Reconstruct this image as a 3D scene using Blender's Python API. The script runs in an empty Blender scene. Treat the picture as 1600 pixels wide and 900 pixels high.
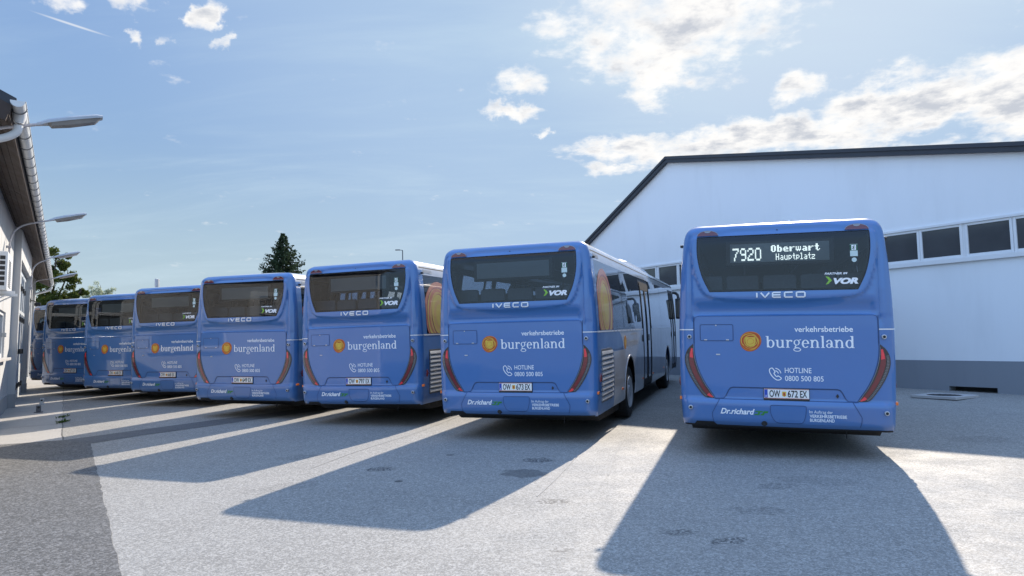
import bpy, bmesh, math, random
from math import sin, cos, pi, radians as R_, sqrt, atan2, hypot
from mathutils import Vector, Matrix
from mathutils.geometry import delaunay_2d_cdt

random.seed(7)
scn = bpy.context.scene
col = scn.collection

# ---------------------------------------------------------------- camera
CAM_H = 1.695
PITCH, ROLL, FOC = 3.526, -1.397, 1047.5 / 1600
cd = bpy.data.cameras.new('camera')
cd.sensor_width = 36.0
cd.lens = 36.0 * FOC
cd.clip_start = 0.05
cd.clip_end = 3000
cam = bpy.data.objects.new('camera', cd)
col.objects.link(cam)
cam.location = (0, 0, CAM_H)
cam.rotation_euler = (Matrix.Rotation(R_(90 + PITCH), 3, 'X') @ Matrix.Rotation(R_(ROLL), 3, 'Z')).to_euler()
scn.camera = cam

# ---------------------------------------------------------------- sun, sky, exposure
SUN_AZ, SUN_EL = 24.0, 33.2
sd = Vector((sin(R_(SUN_AZ)) * cos(R_(SUN_EL)), cos(R_(SUN_AZ)) * cos(R_(SUN_EL)), sin(R_(SUN_EL))))
sl = bpy.data.lights.new('sun', 'SUN')
sl.energy = 4.4
sl.angle = R_(0.6)
sl.color = (1.0, 0.885, 0.74)
so = bpy.data.objects.new('sun', sl)
col.objects.link(so)
so.rotation_euler = sd.to_track_quat('Z', 'Y').to_euler()
so.location = sd * 60
scn.view_settings.view_transform = 'Standard'
scn.view_settings.look = 'None'
scn.view_settings.exposure = 0.80
scn.view_settings.gamma = 1.0
scn.view_settings.use_curve_mapping = False

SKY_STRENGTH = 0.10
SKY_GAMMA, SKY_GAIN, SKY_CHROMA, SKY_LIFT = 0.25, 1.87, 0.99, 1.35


class NT:
    """small node-tree builder"""
    def __init__(s, tree):
        s.t = tree
        tree.nodes.clear()

    def n(s, typ, **kw):
        nd = s.t.nodes.new(typ)
        for k, v in kw.items():
            setattr(nd, k, v)
        return nd

    def put(s, sock, v):
        if hasattr(v, 'is_output'):
            s.t.links.new(v, sock)
        elif v is not None:
            sock.default_value = v

    def math(s, op, a, b=None, c=None, clamp=False):
        nd = s.n('ShaderNodeMath', operation=op, use_clamp=clamp)
        for i, v in enumerate((a, b, c)):
            s.put(nd.inputs[i], v)
        return nd.outputs[0]

    def vmath(s, op, a, b=None):
        nd = s.n('ShaderNodeVectorMath', operation=op)
        s.put(nd.inputs[0], a)
        if b is not None:
            s.put(nd.inputs[1], b)
        return nd

    def noise(s, vec, scale, detail=4, rough=0.55, dist=0.0):
        nd = s.n('ShaderNodeTexNoise')
        if vec is not None:
            s.put(nd.inputs['Vector'], vec)
        nd.inputs['Scale'].default_value = scale
        nd.inputs['Detail'].default_value = detail
        nd.inputs['Roughness'].default_value = rough
        nd.inputs['Distortion'].default_value = dist
        return nd.outputs['Fac']

    def ramp(s, fac, stops, interp='LINEAR'):
        nd = s.n('ShaderNodeValToRGB')
        cr = nd.color_ramp
        cr.interpolation = interp
        while len(cr.elements) < len(stops):
            cr.elements.new(0.5)
        for e, (p, c) in zip(cr.elements, stops):
            e.position = p
            e.color = (c[0], c[1], c[2], 1) if not isinstance(c, (int, float)) else (c, c, c, 1)
        s.put(nd.inputs[0], fac)
        return nd.outputs['Color']

    def maprange(s, v, a, b, c=0.0, d=1.0, smooth=True):
        nd = s.n('ShaderNodeMapRange')
        nd.interpolation_type = 'SMOOTHSTEP' if smooth else 'LINEAR'
        s.put(nd.inputs['Value'], v)
        for k, x in (('From Min', a), ('From Max', b), ('To Min', c), ('To Max', d)):
            nd.inputs[k].default_value = x
        return nd.outputs['Result']

    def mix(s, fac, a, b, blend='MIX'):
        nd = s.n('ShaderNodeMix', data_type='RGBA', blend_type=blend)
        s.put(nd.inputs[0], fac)
        for sock, v in ((nd.inputs[6], a), (nd.inputs[7], b)):
            if isinstance(v, tuple):
                v = (v[0], v[1], v[2], 1)
            s.put(sock, v)
        return nd.outputs[2]


world = bpy.data.worlds.new('World')
scn.world = world
world.use_nodes = True
W = NT(world.node_tree)
sky = W.n('ShaderNodeTexSky', sky_type='NISHITA')
sky.sun_disc = False
sky.sun_elevation = R_(SUN_EL)
sky.sun_rotation = R_(SUN_AZ)
sky.altitude = 300
sky.air_density = 1.0
sky.dust_density = 0.6
sky.ozone_density = 2.0
tc = W.n('ShaderNodeTexCoord')
nrm = W.vmath('NORMALIZE', tc.outputs['Generated']).outputs[0]
sp = W.n('ShaderNodeSeparateXYZ')
W.put(sp.inputs[0], nrm)
az = W.math('ARCTAN2', sp.outputs[0], sp.outputs[1])
el = W.math('ARCSINE', sp.outputs[2])
cx = W.n('ShaderNodeCombineXYZ')
W.put(cx.inputs[0], W.math('MULTIPLY', az, 57.29578))
W.put(cx.inputs[1], W.math('MULTIPLY', el, 57.29578))
wrp = W.n('ShaderNodeTexNoise')
W.put(wrp.inputs['Vector'], nrm)
wrp.inputs['Scale'].default_value = 11.0
wrp.inputs['Detail'].default_value = 7
wrp.inputs['Roughness'].default_value = 0.6
wsub = W.vmath('SUBTRACT', wrp.outputs['Color'], (0.5, 0.5, 0.5)).outputs[0]
wscl = W.vmath('MULTIPLY', wsub, (9.0, 5.0, 0.0)).outputs[0]
ang0 = cx.outputs[0]
ang = W.vmath('ADD', ang0, wscl).outputs[0]
# clouds lie on a flat layer: project the direction on to it so they foreshorten towards the horizon
zz = W.math('ADD', W.math('MAXIMUM', sp.outputs[2], 0.0), 0.16)
cp = W.n('ShaderNodeCombineXYZ')
W.put(cp.inputs[0], W.math('DIVIDE', sp.outputs[0], zz))
W.put(cp.inputs[1], W.math('DIVIDE', sp.outputs[1], zz))
layer = cp.outputs[0]
# cloud banks: azimuth, elevation, half extents, tilt, weight (degrees)
BANKS = [(13.5, 24.0, 11.5, 5.2, -4, 1.0), (13, 19.8, 4.5, 2.6, 10, .9), (21, 14.4, 15, 2.2, -2, 1.0), (31, 15.6, 9, 3.0, 8, 1.0),
         (38, 15.2, 6, 4.2, 0, 1.0), (11.5, 15.0, 8, 1.5, 3, .85), (9, 13.2, 6, 1.0, 0, .7), (27, 12.2, 12, 1.5, 0, .85), (24, 18, 3, 1.6, 0, .8), (0.6, 18.4, 3.6, 0.9, -4, .95), (1.5, 21.0, 4.0, 1.6, 0, .66), (3, 16.6, 1.2, .6, 0, .8),
         (-29.6, 24.4, 2.6, 1.1, 0, .85), (-24.9, 24.0, 1.0, 1.7, -20, .85), (-23.8, 22.4, .8, .7, 30, .7), (-26.8, 22.2, .8, .6, 0, .6), (-34, 23.4, 2.2, .9, 0, .7), (-29.5, 22.4, 1.0, .7, 0, .8),
         (60, 22, 16, 8, 0, .9), (100, 30, 22, 10, 0, .8), (180, 26, 40, 10, 0, .9), (-130, 30, 30, 11, 10, .85), (-80, 26, 14, 5, 0, .7), (150, 45, 40, 12, 0, .8), (10, 44, 18, 8, 0, .9)]
mask = None
for (a0, e0, ra, re, tilt, wt) in BANKS:
    mp = W.n('ShaderNodeMapping', vector_type='TEXTURE')
    W.put(mp.inputs['Vector'], ang)
    mp.inputs['Location'].default_value = (a0, e0, 0)
    mp.inputs['Rotation'].default_value = (0, 0, R_(tilt))
    mp.inputs['Scale'].default_value = (ra, re, 1)
    ln = W.vmath('LENGTH', mp.outputs[0]).outputs['Value']
    m = W.maprange(ln, 0.1, 1.35, wt, 0.0)
    mask = m if mask is None else W.math('MAXIMUM', mask, m)
big = W.noise(layer, 5.0, 12, 0.62, 0.1)
fine = W.noise(layer, 15.0, 10, 0.60, 0.2)
dens = W.math('ADD', W.math('MULTIPLY', mask, 0.70), W.math('ADD', W.math('MULTIPLY', W.math('SUBTRACT', big, 0.5), 1.9), W.math('MULTIPLY', W.math('SUBTRACT', fine, 0.5), 0.65)))
dens = W.math('SUBTRACT', dens, W.math('MULTIPLY', W.math('SUBTRACT', 1.0, mask), 0.22))
cover = W.maprange(dens, 0.02, 0.60)
body = W.noise(layer, 8.0, 10, 0.62, 0.1)
thick = W.math('ADD', W.math('MULTIPLY', dens, 0.85), W.math('MULTIPLY', W.math('SUBTRACT', body, 0.5), 1.5))
ccol = W.ramp(thick, [(0.16, (6.4, 6.25, 6.0)), (0.48, (5.6, 5.55, 5.5)), (0.84, (3.4, 3.6, 4.0))])
# thin high veil
veilv = W.n('ShaderNodeMapping')
W.put(veilv.inputs['Vector'], layer)
veilv.inputs['Rotation'].default_value = (0, 0, 0.5)
veilv.inputs['Scale'].default_value = (0.5, 1.5, 1)
veil = W.maprange(W.noise(veilv.outputs[0], 1.5, 7, 0.62, 0.5), 0.42, 0.80, 0.0, 0.42)
# the camera that took the photograph held the bright part of the sky back: lower the range, keep the hue
bwn = W.n('ShaderNodeRGBToBW')
W.put(bwn.inputs[0], sky.outputs[0])
lum = W.math('MAXIMUM', bwn.outputs[0], 0.02)
chro = W.vmath('SCALE', sky.outputs[0])
W.put(chro.inputs['Scale'], W.math('DIVIDE', 1.0, lum))
sepk = W.n('ShaderNodeSeparateXYZ')
W.put(sepk.inputs[0], chro.outputs[0])
comk = W.n('ShaderNodeCombineXYZ')
for i in range(3):
    W.put(comk.inputs[i], W.math('POWER', W.math('MAXIMUM', sepk.outputs[i], 0.0), SKY_CHROMA))
# sky overhead and behind the camera boosted, as added fill for the shade
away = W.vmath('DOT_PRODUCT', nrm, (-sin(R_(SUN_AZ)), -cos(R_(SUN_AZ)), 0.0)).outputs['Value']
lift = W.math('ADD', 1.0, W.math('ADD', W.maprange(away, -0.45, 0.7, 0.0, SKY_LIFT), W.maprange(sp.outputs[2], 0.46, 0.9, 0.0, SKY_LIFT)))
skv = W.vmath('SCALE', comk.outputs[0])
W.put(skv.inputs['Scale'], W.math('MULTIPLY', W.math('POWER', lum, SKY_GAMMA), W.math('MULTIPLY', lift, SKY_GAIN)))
skc = skv.outputs[0]
hz = W.maprange(sp.outputs[2], -0.02, 0.27, 0.80, 0.0)
skh = W.mix(hz, skc, (3.05, 3.95, 4.75))
# bright haze round the sun, and a thin milky layer on its side of the sky
sunny = W.vmath('DOT_PRODUCT', nrm, tuple(sd)).outputs['Value']
skh = W.mix(W.maprange(sunny, 0.60, 0.93, 0.0, 0.85), skh, (2.55, 3.50, 4.75))
skh = W.mix(W.maprange(sunny, 0.90, 1.0, 0.0, 0.5), skh, (4.6, 5.1, 5.6))
withveil = W.mix(veil, skh, (3.7, 4.6, 5.2))
# an old contrail, high on the left
mp = W.n('ShaderNodeMapping', vector_type='TEXTURE')
W.put(mp.inputs['Vector'], ang0)
mp.inputs['Location'].default_value = (-33.6, 21.9, 0)
mp.inputs['Rotation'].default_value = (0, 0, R_(-8))
mp.inputs['Scale'].default_value = (2.9, 0.11, 1)
trail = W.maprange(W.vmath('LENGTH', mp.outputs[0]).outputs['Value'], 0.2, 1.0, 0.6, 0.0)
withveil = W.mix(trail, withveil, (5.4, 5.5, 5.6))
final = W.mix(cover, withveil, ccol)
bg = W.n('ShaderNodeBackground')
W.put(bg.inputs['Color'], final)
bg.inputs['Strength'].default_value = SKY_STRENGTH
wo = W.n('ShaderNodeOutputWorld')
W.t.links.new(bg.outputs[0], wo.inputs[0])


# ---------------------------------------------------------------- materials
MATS = {}


def new_mat(name):
    m = bpy.data.materials.new(name)
    m.use_nodes = True
    MATS[name] = m
    return m, NT(m.node_tree)


def principled(nt, **kw):
    b = nt.n('ShaderNodeBsdfPrincipled')
    for k, v in kw.items():
        k = k.replace('_', ' ')
        if isinstance(v, tuple) and len(v) == 3:
            v = (*v, 1)
        nt.put(b.inputs[k], v)
    o = nt.n('ShaderNodeOutputMaterial')
    nt.t.links.new(b.outputs[0], o.inputs[0])
    return b


def bump(nt, h, strength, dist):
    b = nt.n('ShaderNodeBump')
    b.inputs['Strength'].default_value = strength
    b.inputs['Distance'].default_value = dist
    nt.put(b.inputs['Height'], h)
    return b.outputs[0]


def simple(name, rgb, rough=0.5, var=0.12, scale=6.0, metallic=0.0, coat=0.0, bmp=0.0, bscale=40.0):
    m, t = new_mat(name)
    c = t.n('ShaderNodeTexCoord').outputs['Object']
    n = t.noise(c, scale, 5, 0.6)
    lo = tuple(x * (1 - var) for x in rgb)
    hi = tuple(min(1, x * (1 + var)) for x in rgb)
    bc = t.mix(n, lo, hi)
    kw = {}
    if bmp:
        kw['Normal'] = bump(t, t.noise(c, bscale, 4), bmp, 0.01)
    principled(t, Base_Color=bc, Roughness=t.maprange(n, 0.3, 0.7, rough * 0.85, min(1, rough * 1.15)), Metallic=metallic, Coat_Weight=coat, Coat_Roughness=0.06, **kw)
    return m


def paint_mat(name, rgb, side=False):
    m, t = new_mat(name)
    c = t.n('ShaderNodeTexCoord').outputs['Object']
    n = t.noise(c, 1.3, 6, 0.65)
    s = t.n('ShaderNodeSeparateXYZ')
    t.put(s.inputs[0], c)
    bc = t.mix(n, tuple(x * 0.93 for x in rgb), tuple(x * 1.06 for x in rgb))
    if side:
        y, z = s.outputs[1], s.outputs[2]
        dy = t.math('DIVIDE', t.math('SUBTRACT', y, 0.55), 1.75)
        dz = t.math('DIVIDE', t.math('SUBTRACT', z, 1.18), 0.52)
        e = t.math('ADD', t.math('MULTIPLY', dy, dy), t.math('MULTIPLY', dz, dz))
        up = t.math('MULTIPLY', t.math('LESS_THAN', e, 1.0), t.math('MULTIPLY', t.math('GREATER_THAN', z, 1.18), t.math('LESS_THAN', z, 1.54)))
        lowb = t.math('MULTIPLY', t.math('LESS_THAN', y, 1.36), t.math('LESS_THAN', z, 1.54))
        f = t.math('MAXIMUM', t.math('MAXIMUM', up, lowb), t.math('MULTIPLY', t.math('LESS_THAN', y, 0.30), t.math('LESS_THAN', z, 2.70)))
        silver = t.mix(n, (0.44, 0.46, 0.50), (0.52, 0.54, 0.58))
        bc = t.mix(f, silver, bc)
    # road film low down
    film = t.math('MULTIPLY', t.maprange(s.outputs[2], 0.28, 0.75, 0.35, 0.0), t.noise(c, 5.0, 5, 0.7))
    bc = t.mix(film, bc, (0.16, 0.15, 0.14))
    rough = t.maprange(t.noise(c, 3.0, 4), 0.3, 0.7, 0.30, 0.42)
    dent = bump(t, t.noise(c, 1.7, 2, 0.4), 0.13, 0.02)
    principled(t, Base_Color=bc, Roughness=rough, Coat_Weight=1.0, Coat_IOR=1.55, Coat_Roughness=0.05, Normal=dent, Coat_Normal=dent)
    return m


BLUE = (0.034, 0.142, 0.385)
paint_mat('blue_paint', BLUE)
paint_mat('side_paint', BLUE, side=True)
simple('silver_paint', (0.46, 0.48, 0.52), 0.35, 0.06, 2.0, coat=0.5)
simple('seam_dark', (0.022, 0.060, 0.165), 0.6)
simple('seam_line', (0.006, 0.012, 0.03), 0.7)
simple('black_rubber', (0.012, 0.012, 0.013), 0.75, 0.25, 20)
simple('black_plastic', (0.02, 0.02, 0.022), 0.45, 0.2, 12)
simple('underbody_black', (0.012, 0.012, 0.013), 0.9)
simple('interior_grey', (0.42, 0.43, 0.44), 0.7)
simple('interior_floor', (0.10, 0.10, 0.11), 0.8)
simple('seat_fabric', (0.30, 0.33, 0.37), 0.9, 0.2, 30)
simple('display_housing', (0.05, 0.055, 0.06), 0.5)
simple('display_face', (0.46, 0.50, 0.50), 0.45, 0.05)
simple('chrome_letter', (0.70, 0.72, 0.75), 0.30, 0.04, metallic=0.15)
simple('white_vinyl', (0.80, 0.82, 0.84), 0.45, 0.03)
simple('green_vinyl', (0.03, 0.20, 0.03), 0.45, 0.05)
simple('lime_vinyl', (0.22, 0.46, 0.05), 0.45, 0.05)
simple('emblem_red', (0.46, 0.06, 0.012), 0.45, 0.2, 30)
simple('emblem_orange', (0.62, 0.20, 0.015), 0.45, 0.1)
simple('emblem_yellow', (0.66, 0.44, 0.05), 0.45, 0.1)
simple('sticker_pale', (0.50, 0.62, 0.62), 0.5, 0.04)
simple('exit_green', (0.01, 0.10, 0.05), 0.5, 0.04)
simple('decal_pink', (0.40, 0.15, 0.10), 0.45, 0.1, coat=.5)
simple('decal_rose', (0.24, 0.07, 0.085), 0.45, 0.1, coat=.5)
simple('decal_yellow', (0.47, 0.38, 0.10), 0.45, 0.1, coat=.5)
simple('decal_sand', (0.46, 0.31, 0.12), 0.45, 0.1, coat=.5)
simple('plate_white', (0.80, 0.80, 0.78), 0.4, 0.03)
simple('plate_red', (0.50, 0.06, 0.03), 0.4, 0.03)
simple('plate_blue', (0.02, 0.07, 0.42), 0.4, 0.03)
simple('plate_black', (0.01, 0.01, 0.012), 0.5, 0.03)
simple('lens_dark_red', (0.15, 0.008, 0.016), 0.18, 0.2, 30, coat=1.0)
simple('marker_red', (0.115, 0.010, 0.018), 0.2, 0.15, 30, coat=1.0)
simple('lens_red', (0.80, 0.03, 0.05), 0.2, 0.1, 30, coat=1.0)
simple('lens_orange', (0.75, 0.16, 0.015), 0.2, 0.1, 30, coat=1.0)
simple('led_strip', (0.12, 0.125, 0.135), 0.25, 0.2, 30, coat=1.0)
simple('lens_clear', (0.24, 0.25, 0.27), 0.2, 0.1, 30, coat=1.0)
simple('lamp_housing', (0.016, 0.013, 0.015), 0.3, 0.2, coat=0.6)
simple('gutter_zinc', (0.60, 0.62, 0.63), 0.5, 0.16, 5, metallic=0.25)
simple('bracket_steel', (0.17, 0.18, 0.20), 0.5, 0.1)
simple('galvanised', (0.50, 0.51, 0.53), 0.38, 0.14, 9, metallic=0.7)
simple('rim_silver', (0.62, 0.63, 0.65), 0.35, 0.08, 6, metallic=0.55)
simple('louvre_silver', (0.40, 0.42, 0.45), 0.4, 0.06, metallic=0.4)
simple('white_metal', (0.70, 0.71, 0.72), 0.45, 0.05)
simple('roof_flashing', (0.028, 0.032, 0.042), 0.5, 0.15, 3)
simple('dark_metal', (0.075, 0.085, 0.105), 0.5, 0.15, 3)
simple('wood_brown', (0.050, 0.035, 0.029), 0.8, 0.45, 3, bmp=0.4)
simple('roof_tile', (0.042, 0.050, 0.062), 0.85, 0.3, 3)
simple('lamp_grey', (0.36, 0.38, 0.40), 0.5, 0.3, 8)
simple('lamp_lens', (0.22, 0.21, 0.20), 0.3, 0.25, 6)
simple('lamp_arm', (0.42, 0.42, 0.46), 0.5, 0.1)
simple('cast_iron', (0.04, 0.042, 0.045), 0.7, 0.3, 20)
simple('concrete_light', (0.42, 0.41, 0.40), 0.9, 0.2, 2.5, bmp=0.3)
simple('bark', (0.08, 0.06, 0.045), 0.95, 0.4, 8, bmp=0.6)
simple('gate_paint', (0.52, 0.56, 0.60), 0.45, 0.05)

m, t = new_mat('display_light')
em = t.n('ShaderNodeEmission')
em.inputs['Color'].default_value = (0.93, 1.0, 0.93, 1)
em.inputs['Strength'].default_value = 1.9
o = t.n('ShaderNodeOutputMaterial')
t.t.links.new(em.outputs[0], o.inputs[0])


def glass_mat(name, tint, refl=1.0, rough=0.0, wav=0.0):
    m, t = new_mat(name)
    tr = t.n('ShaderNodeBsdfTransparent')
    tr.inputs[0].default_value = (*tint, 1)
    gl = t.n('ShaderNodeBsdfGlossy')
    gl.inputs['Roughness'].default_value = rough
    gl.inputs['Color'].default_value = (0.95, 0.97, 1, 1)
    fr = t.n('ShaderNodeFresnel')
    fr.inputs['IOR'].default_value = 1.52
    if wav:
        c = t.n('ShaderNodeTexCoord').outputs['Object']
        b = bump(t, t.noise(c, 1.1, 1, 0.4), wav, 0.02)
        t.put(gl.inputs['Normal'], b)
    mx = t.n('ShaderNodeMixShader')
    t.put(mx.inputs[0], t.math('MULTIPLY', fr.outputs[0], refl, clamp=True))
    t.t.links.new(tr.outputs[0], mx.inputs[1])
    t.t.links.new(gl.outputs[0], mx.inputs[2])
    o = t.n('ShaderNodeOutputMaterial')
    t.t.links.new(mx.outputs[0], o.inputs[0])
    return m


glass_mat('rear_glass', (0.38, 0.43, 0.475), 1.05)
glass_mat('side_glass', (0.30, 0.33, 0.36), 1.6, 0.0, 0.25)
glass_mat('clear_glass', (0.75, 0.78, 0.78), 1.2)

m, t = new_mat('hall_pane')
c = t.n('ShaderNodeTexCoord').outputs['Object']
principled(t, Base_Color=t.mix(t.noise(c, 1.2, 3), (0.022, 0.028, 0.034), (0.065, 0.075, 0.085)), Roughness=0.08, IOR=1.7,
           Normal=bump(t, t.noise(c, 0.9, 1), 0.12, 0.03))
m, t = new_mat('gate_pane')
c = t.n('ShaderNodeTexCoord').outputs['Object']
principled(t, Base_Color=t.mix(t.noise(c, 1.5, 3), (0.05, 0.065, 0.08), (0.10, 0.12, 0.14)), Roughness=0.08)


def plaster(name, rgb, stain, amount=0.5):
    m, t = new_mat(name)
    c = t.n('ShaderNodeTexCoord').outputs['Object']
    mp = t.n('ShaderNodeMapping')
    t.put(mp.inputs['Vector'], c)
    mp.inputs['Scale'].default_value = (1, 1, 0.22)
    n1 = t.noise(mp.outputs[0], 1.1, 6, 0.65)
    n2 = t.noise(c, 0.35, 3, 0.5)
    fine = t.noise(c, 90, 3, 0.7)
    f = t.math('MULTIPLY', t.maprange(n1, 0.45, 0.8), amount)
    bc = t.mix(f, tuple(x * 1.0 for x in rgb), stain)
    bc = t.mix(t.math('MULTIPLY', n2, 0.16), bc, tuple(x * 0.8 for x in rgb))
    principled(t, Base_Color=bc, Roughness=0.85, Normal=bump(t, fine, 0.25, 0.004))
    return m


plaster('hall_plaster', (0.78, 0.80, 0.82), (0.64, 0.655, 0.67), 0.40)
plaster('plinth_plaster', (0.225, 0.245, 0.275), (0.17, 0.185, 0.21), 0.5)
plaster('depot_plaster', (0.48, 0.49, 0.50), (0.32, 0.31, 0.30), 0.7)
plaster('depot_plinth', (0.34, 0.35, 0.36), (0.20, 0.20, 0.20), 0.8)


def asphalt(name, base, light, dark, grain=0.5, stains=(), coarse=1.0, rough=0.78):
    """weathered asphalt: fine stone grain, large faded areas, oil marks with their own shape"""
    m, t = new_mat(name)
    c = t.n('ShaderNodeTexCoord').outputs['Object']
    big = t.noise(c, 0.16, 6, 0.6)
    mid = t.noise(c, 1.4, 6, 0.7)
    bc = t.mix(t.maprange(big, 0.3, 0.7), tuple(x * 0.86 for x in base), tuple(x * 1.10 for x in base))
    bc = t.mix(t.math('MULTIPLY', t.maprange(mid, 0.35, 0.75), 0.14), bc, tuple(x * 0.72 for x in base))
    vo = t.n('ShaderNodeTexVoronoi', feature='F1')
    t.put(vo.inputs['Vector'], c)
    vo.inputs['Scale'].default_value = 95 * coarse
    sepc = t.n('ShaderNodeSeparateColor')
    t.put(sepc.inputs[0], vo.outputs['Color'])
    pick = sepc.outputs[0]
    st1 = t.math('MULTIPLY', t.math('GREATER_THAN', pick, 0.74), grain)
    st2 = t.math('MULTIPLY', t.math('LESS_THAN', pick, 0.24), grain)
    bc = t.mix(st1, bc, light)
    bc = t.mix(st2, bc, dark)
    vo2 = t.n('ShaderNodeTexVoronoi', feature='F1')
    t.put(vo2.inputs['Vector'], c)
    vo2.inputs['Scale'].default_value = 42 * coarse
    sc2 = t.n('ShaderNodeSeparateColor')
    t.put(sc2.inputs[0], vo2.outputs['Color'])
    bc = t.mix(t.math('MULTIPLY', t.math('GREATER_THAN', sc2.outputs[1], 0.80), grain * 0.6), bc, light)
    bc = t.mix(t.math('MULTIPLY', t.math('LESS_THAN', sc2.outputs[1], 0.16), grain * 0.6), bc, dark)
    # drag marks and traffic film, long and thin
    mp = t.n('ShaderNodeMapping')
    t.put(mp.inputs['Vector'], c)
    mp.inputs['Rotation'].default_value = (0, 0, R_(-19.5 + 90))
    mp.inputs['Scale'].default_value = (0.12, 1.6, 1)
    tracks = t.maprange(t.noise(mp.outputs[0], 1.6, 5, 0.6), 0.52, 0.72)
    bc = t.mix(t.math('MULTIPLY', tracks, 0.14), bc, tuple(x * 0.60 for x in base))
    for (sx, sy, rx, ry, rot, amt, broken) in stains:
        mp = t.n('ShaderNodeMapping', vector_type='TEXTURE')
        t.put(mp.inputs['Vector'], c)
        mp.inputs['Location'].default_value = (sx, sy, 0)
        mp.inputs['Rotation'].default_value = (0, 0, R_(rot))
        mp.inputs['Scale'].default_value = (rx, ry, 1)
        ln = t.vmath('LENGTH', mp.outputs[0]).outputs['Value']
        ln = t.math('ADD', ln, t.math('MULTIPLY', t.math('SUBTRACT', t.noise(c, 7, 5, 0.6), 0.5), 1.3))
        f = t.maprange(ln, 0.78, 1.0, 1.0, 0.0)
        if broken:
            f = t.math('MULTIPLY', f, t.maprange(t.noise(c, 26, 4, 0.7), 0.44, 0.56))
        bc = t.mix(t.math('MULTIPLY', f, amt), bc, (0.02, 0.022, 0.025))
    h = t.math('ADD', t.math('MULTIPLY', vo.outputs['Distance'], -0.6), t.math('MULTIPLY', vo2.outputs['Distance'], -0.5))
    principled(t, Base_Color=bc, Roughness=t.maprange(mid, 0.3, 0.7, rough - 0.08, rough + 0.08), Normal=bump(t, h, 0.22, 0.010))
    return m


STAINS = [(-1.69, 8.46, 0.20, 0.15, 10, .9, 1), (0.28, 8.78, 0.22, 0.18, -10, .9, 1), (0.08, 8.0, 0.30, 0.24, -20, .5, 0),
          (0.36, 6.71, 0.18, 0.12, 0, .7, 1), (1.31, 5.61, .17, .10, 0, .6, 1), (1.66, 5.37, .18, .09, 10, .75, 1), (.34, 5.24, .10, .06, 0, .5, 1),
          (-.9, 9.3, .06, .05, 0, .8, 0), (-1.35, 7.75, .05, .05, 0, .8, 0), (-2.6, 7.6, .5, .2, 30, .25, 1),
          (3.2, 7.3, .5, .22, -20, .25, 1), (2.2, 6.2, .35, .14, -10, .35, 1), (2.7, 7.1, .25, .16, 20, .4, 1), (-3.0, 9.4, .35, .2, 10, .3, 1), (6.5, 9.5, .5, .3, 10, .3, 1)]
asphalt('asphalt_old', (0.250, 0.242, 0.224), (0.52, 0.505, 0.47), (0.08, 0.08, 0.08), 0.34, STAINS)
asphalt('asphalt_dark', (0.090, 0.089, 0.086), (0.26, 0.255, 0.25), (0.028, 0.028, 0.028), 0.45, (), 0.8)
asphalt('asphalt_strip', (0.105, 0.106, 0.108), (0.20, 0.2, 0.2), (0.04, 0.04, 0.042), 0.4, [(-4.6, 13.1, .7, .14, 20, .3, 0)], 1.2)
asphalt('concrete_slab', (0.36, 0.345, 0.325), (0.46, 0.45, 0.42), (0.20, 0.20, 0.19), 0.25, [(-8.2, 12.6, .12, .05, 0, .8, 0), (-8.8, 13.4, .12, .05, 0, .7, 0)], 1.2)


def leaf_mat(name, a, b, trans=0.35):
    m, t = new_mat(name)
    gi = t.n('ShaderNodeNewGeometry')
    c = t.mix(gi.outputs['Random Per Island'], a, b)
    df = t.n('ShaderNodeBsdfDiffuse')
    tl = t.n('ShaderNodeBsdfTranslucent')
    t.put(df.inputs[0], c)
    t.put(tl.inputs[0], t.mix(0.5, c, tuple(min(1, x * 1.6) for x in b)))
    mx = t.n('ShaderNodeMixShader')
    mx.inputs[0].default_value = trans
    t.t.links.new(df.outputs[0], mx.inputs[1])
    t.t.links.new(tl.outputs[0], mx.inputs[2])
    o = t.n('ShaderNodeOutputMaterial')
    t.t.links.new(mx.outputs[0], o.inputs[0])


leaf_mat('spruce_needles', (0.020, 0.040, 0.026), (0.060, 0.082, 0.045), 0.2)
leaf_mat('broad_leaves', (0.040, 0.062, 0.016), (0.11, 0.13, 0.035), 0.35)
leaf_mat('pale_leaves', (0.24, 0.29, 0.22), (0.38, 0.42, 0.32), 0.5)
leaf_mat('weed_leaves', (0.035, 0.075, 0.016), (0.08, 0.13, 0.03), 0.3)


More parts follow.
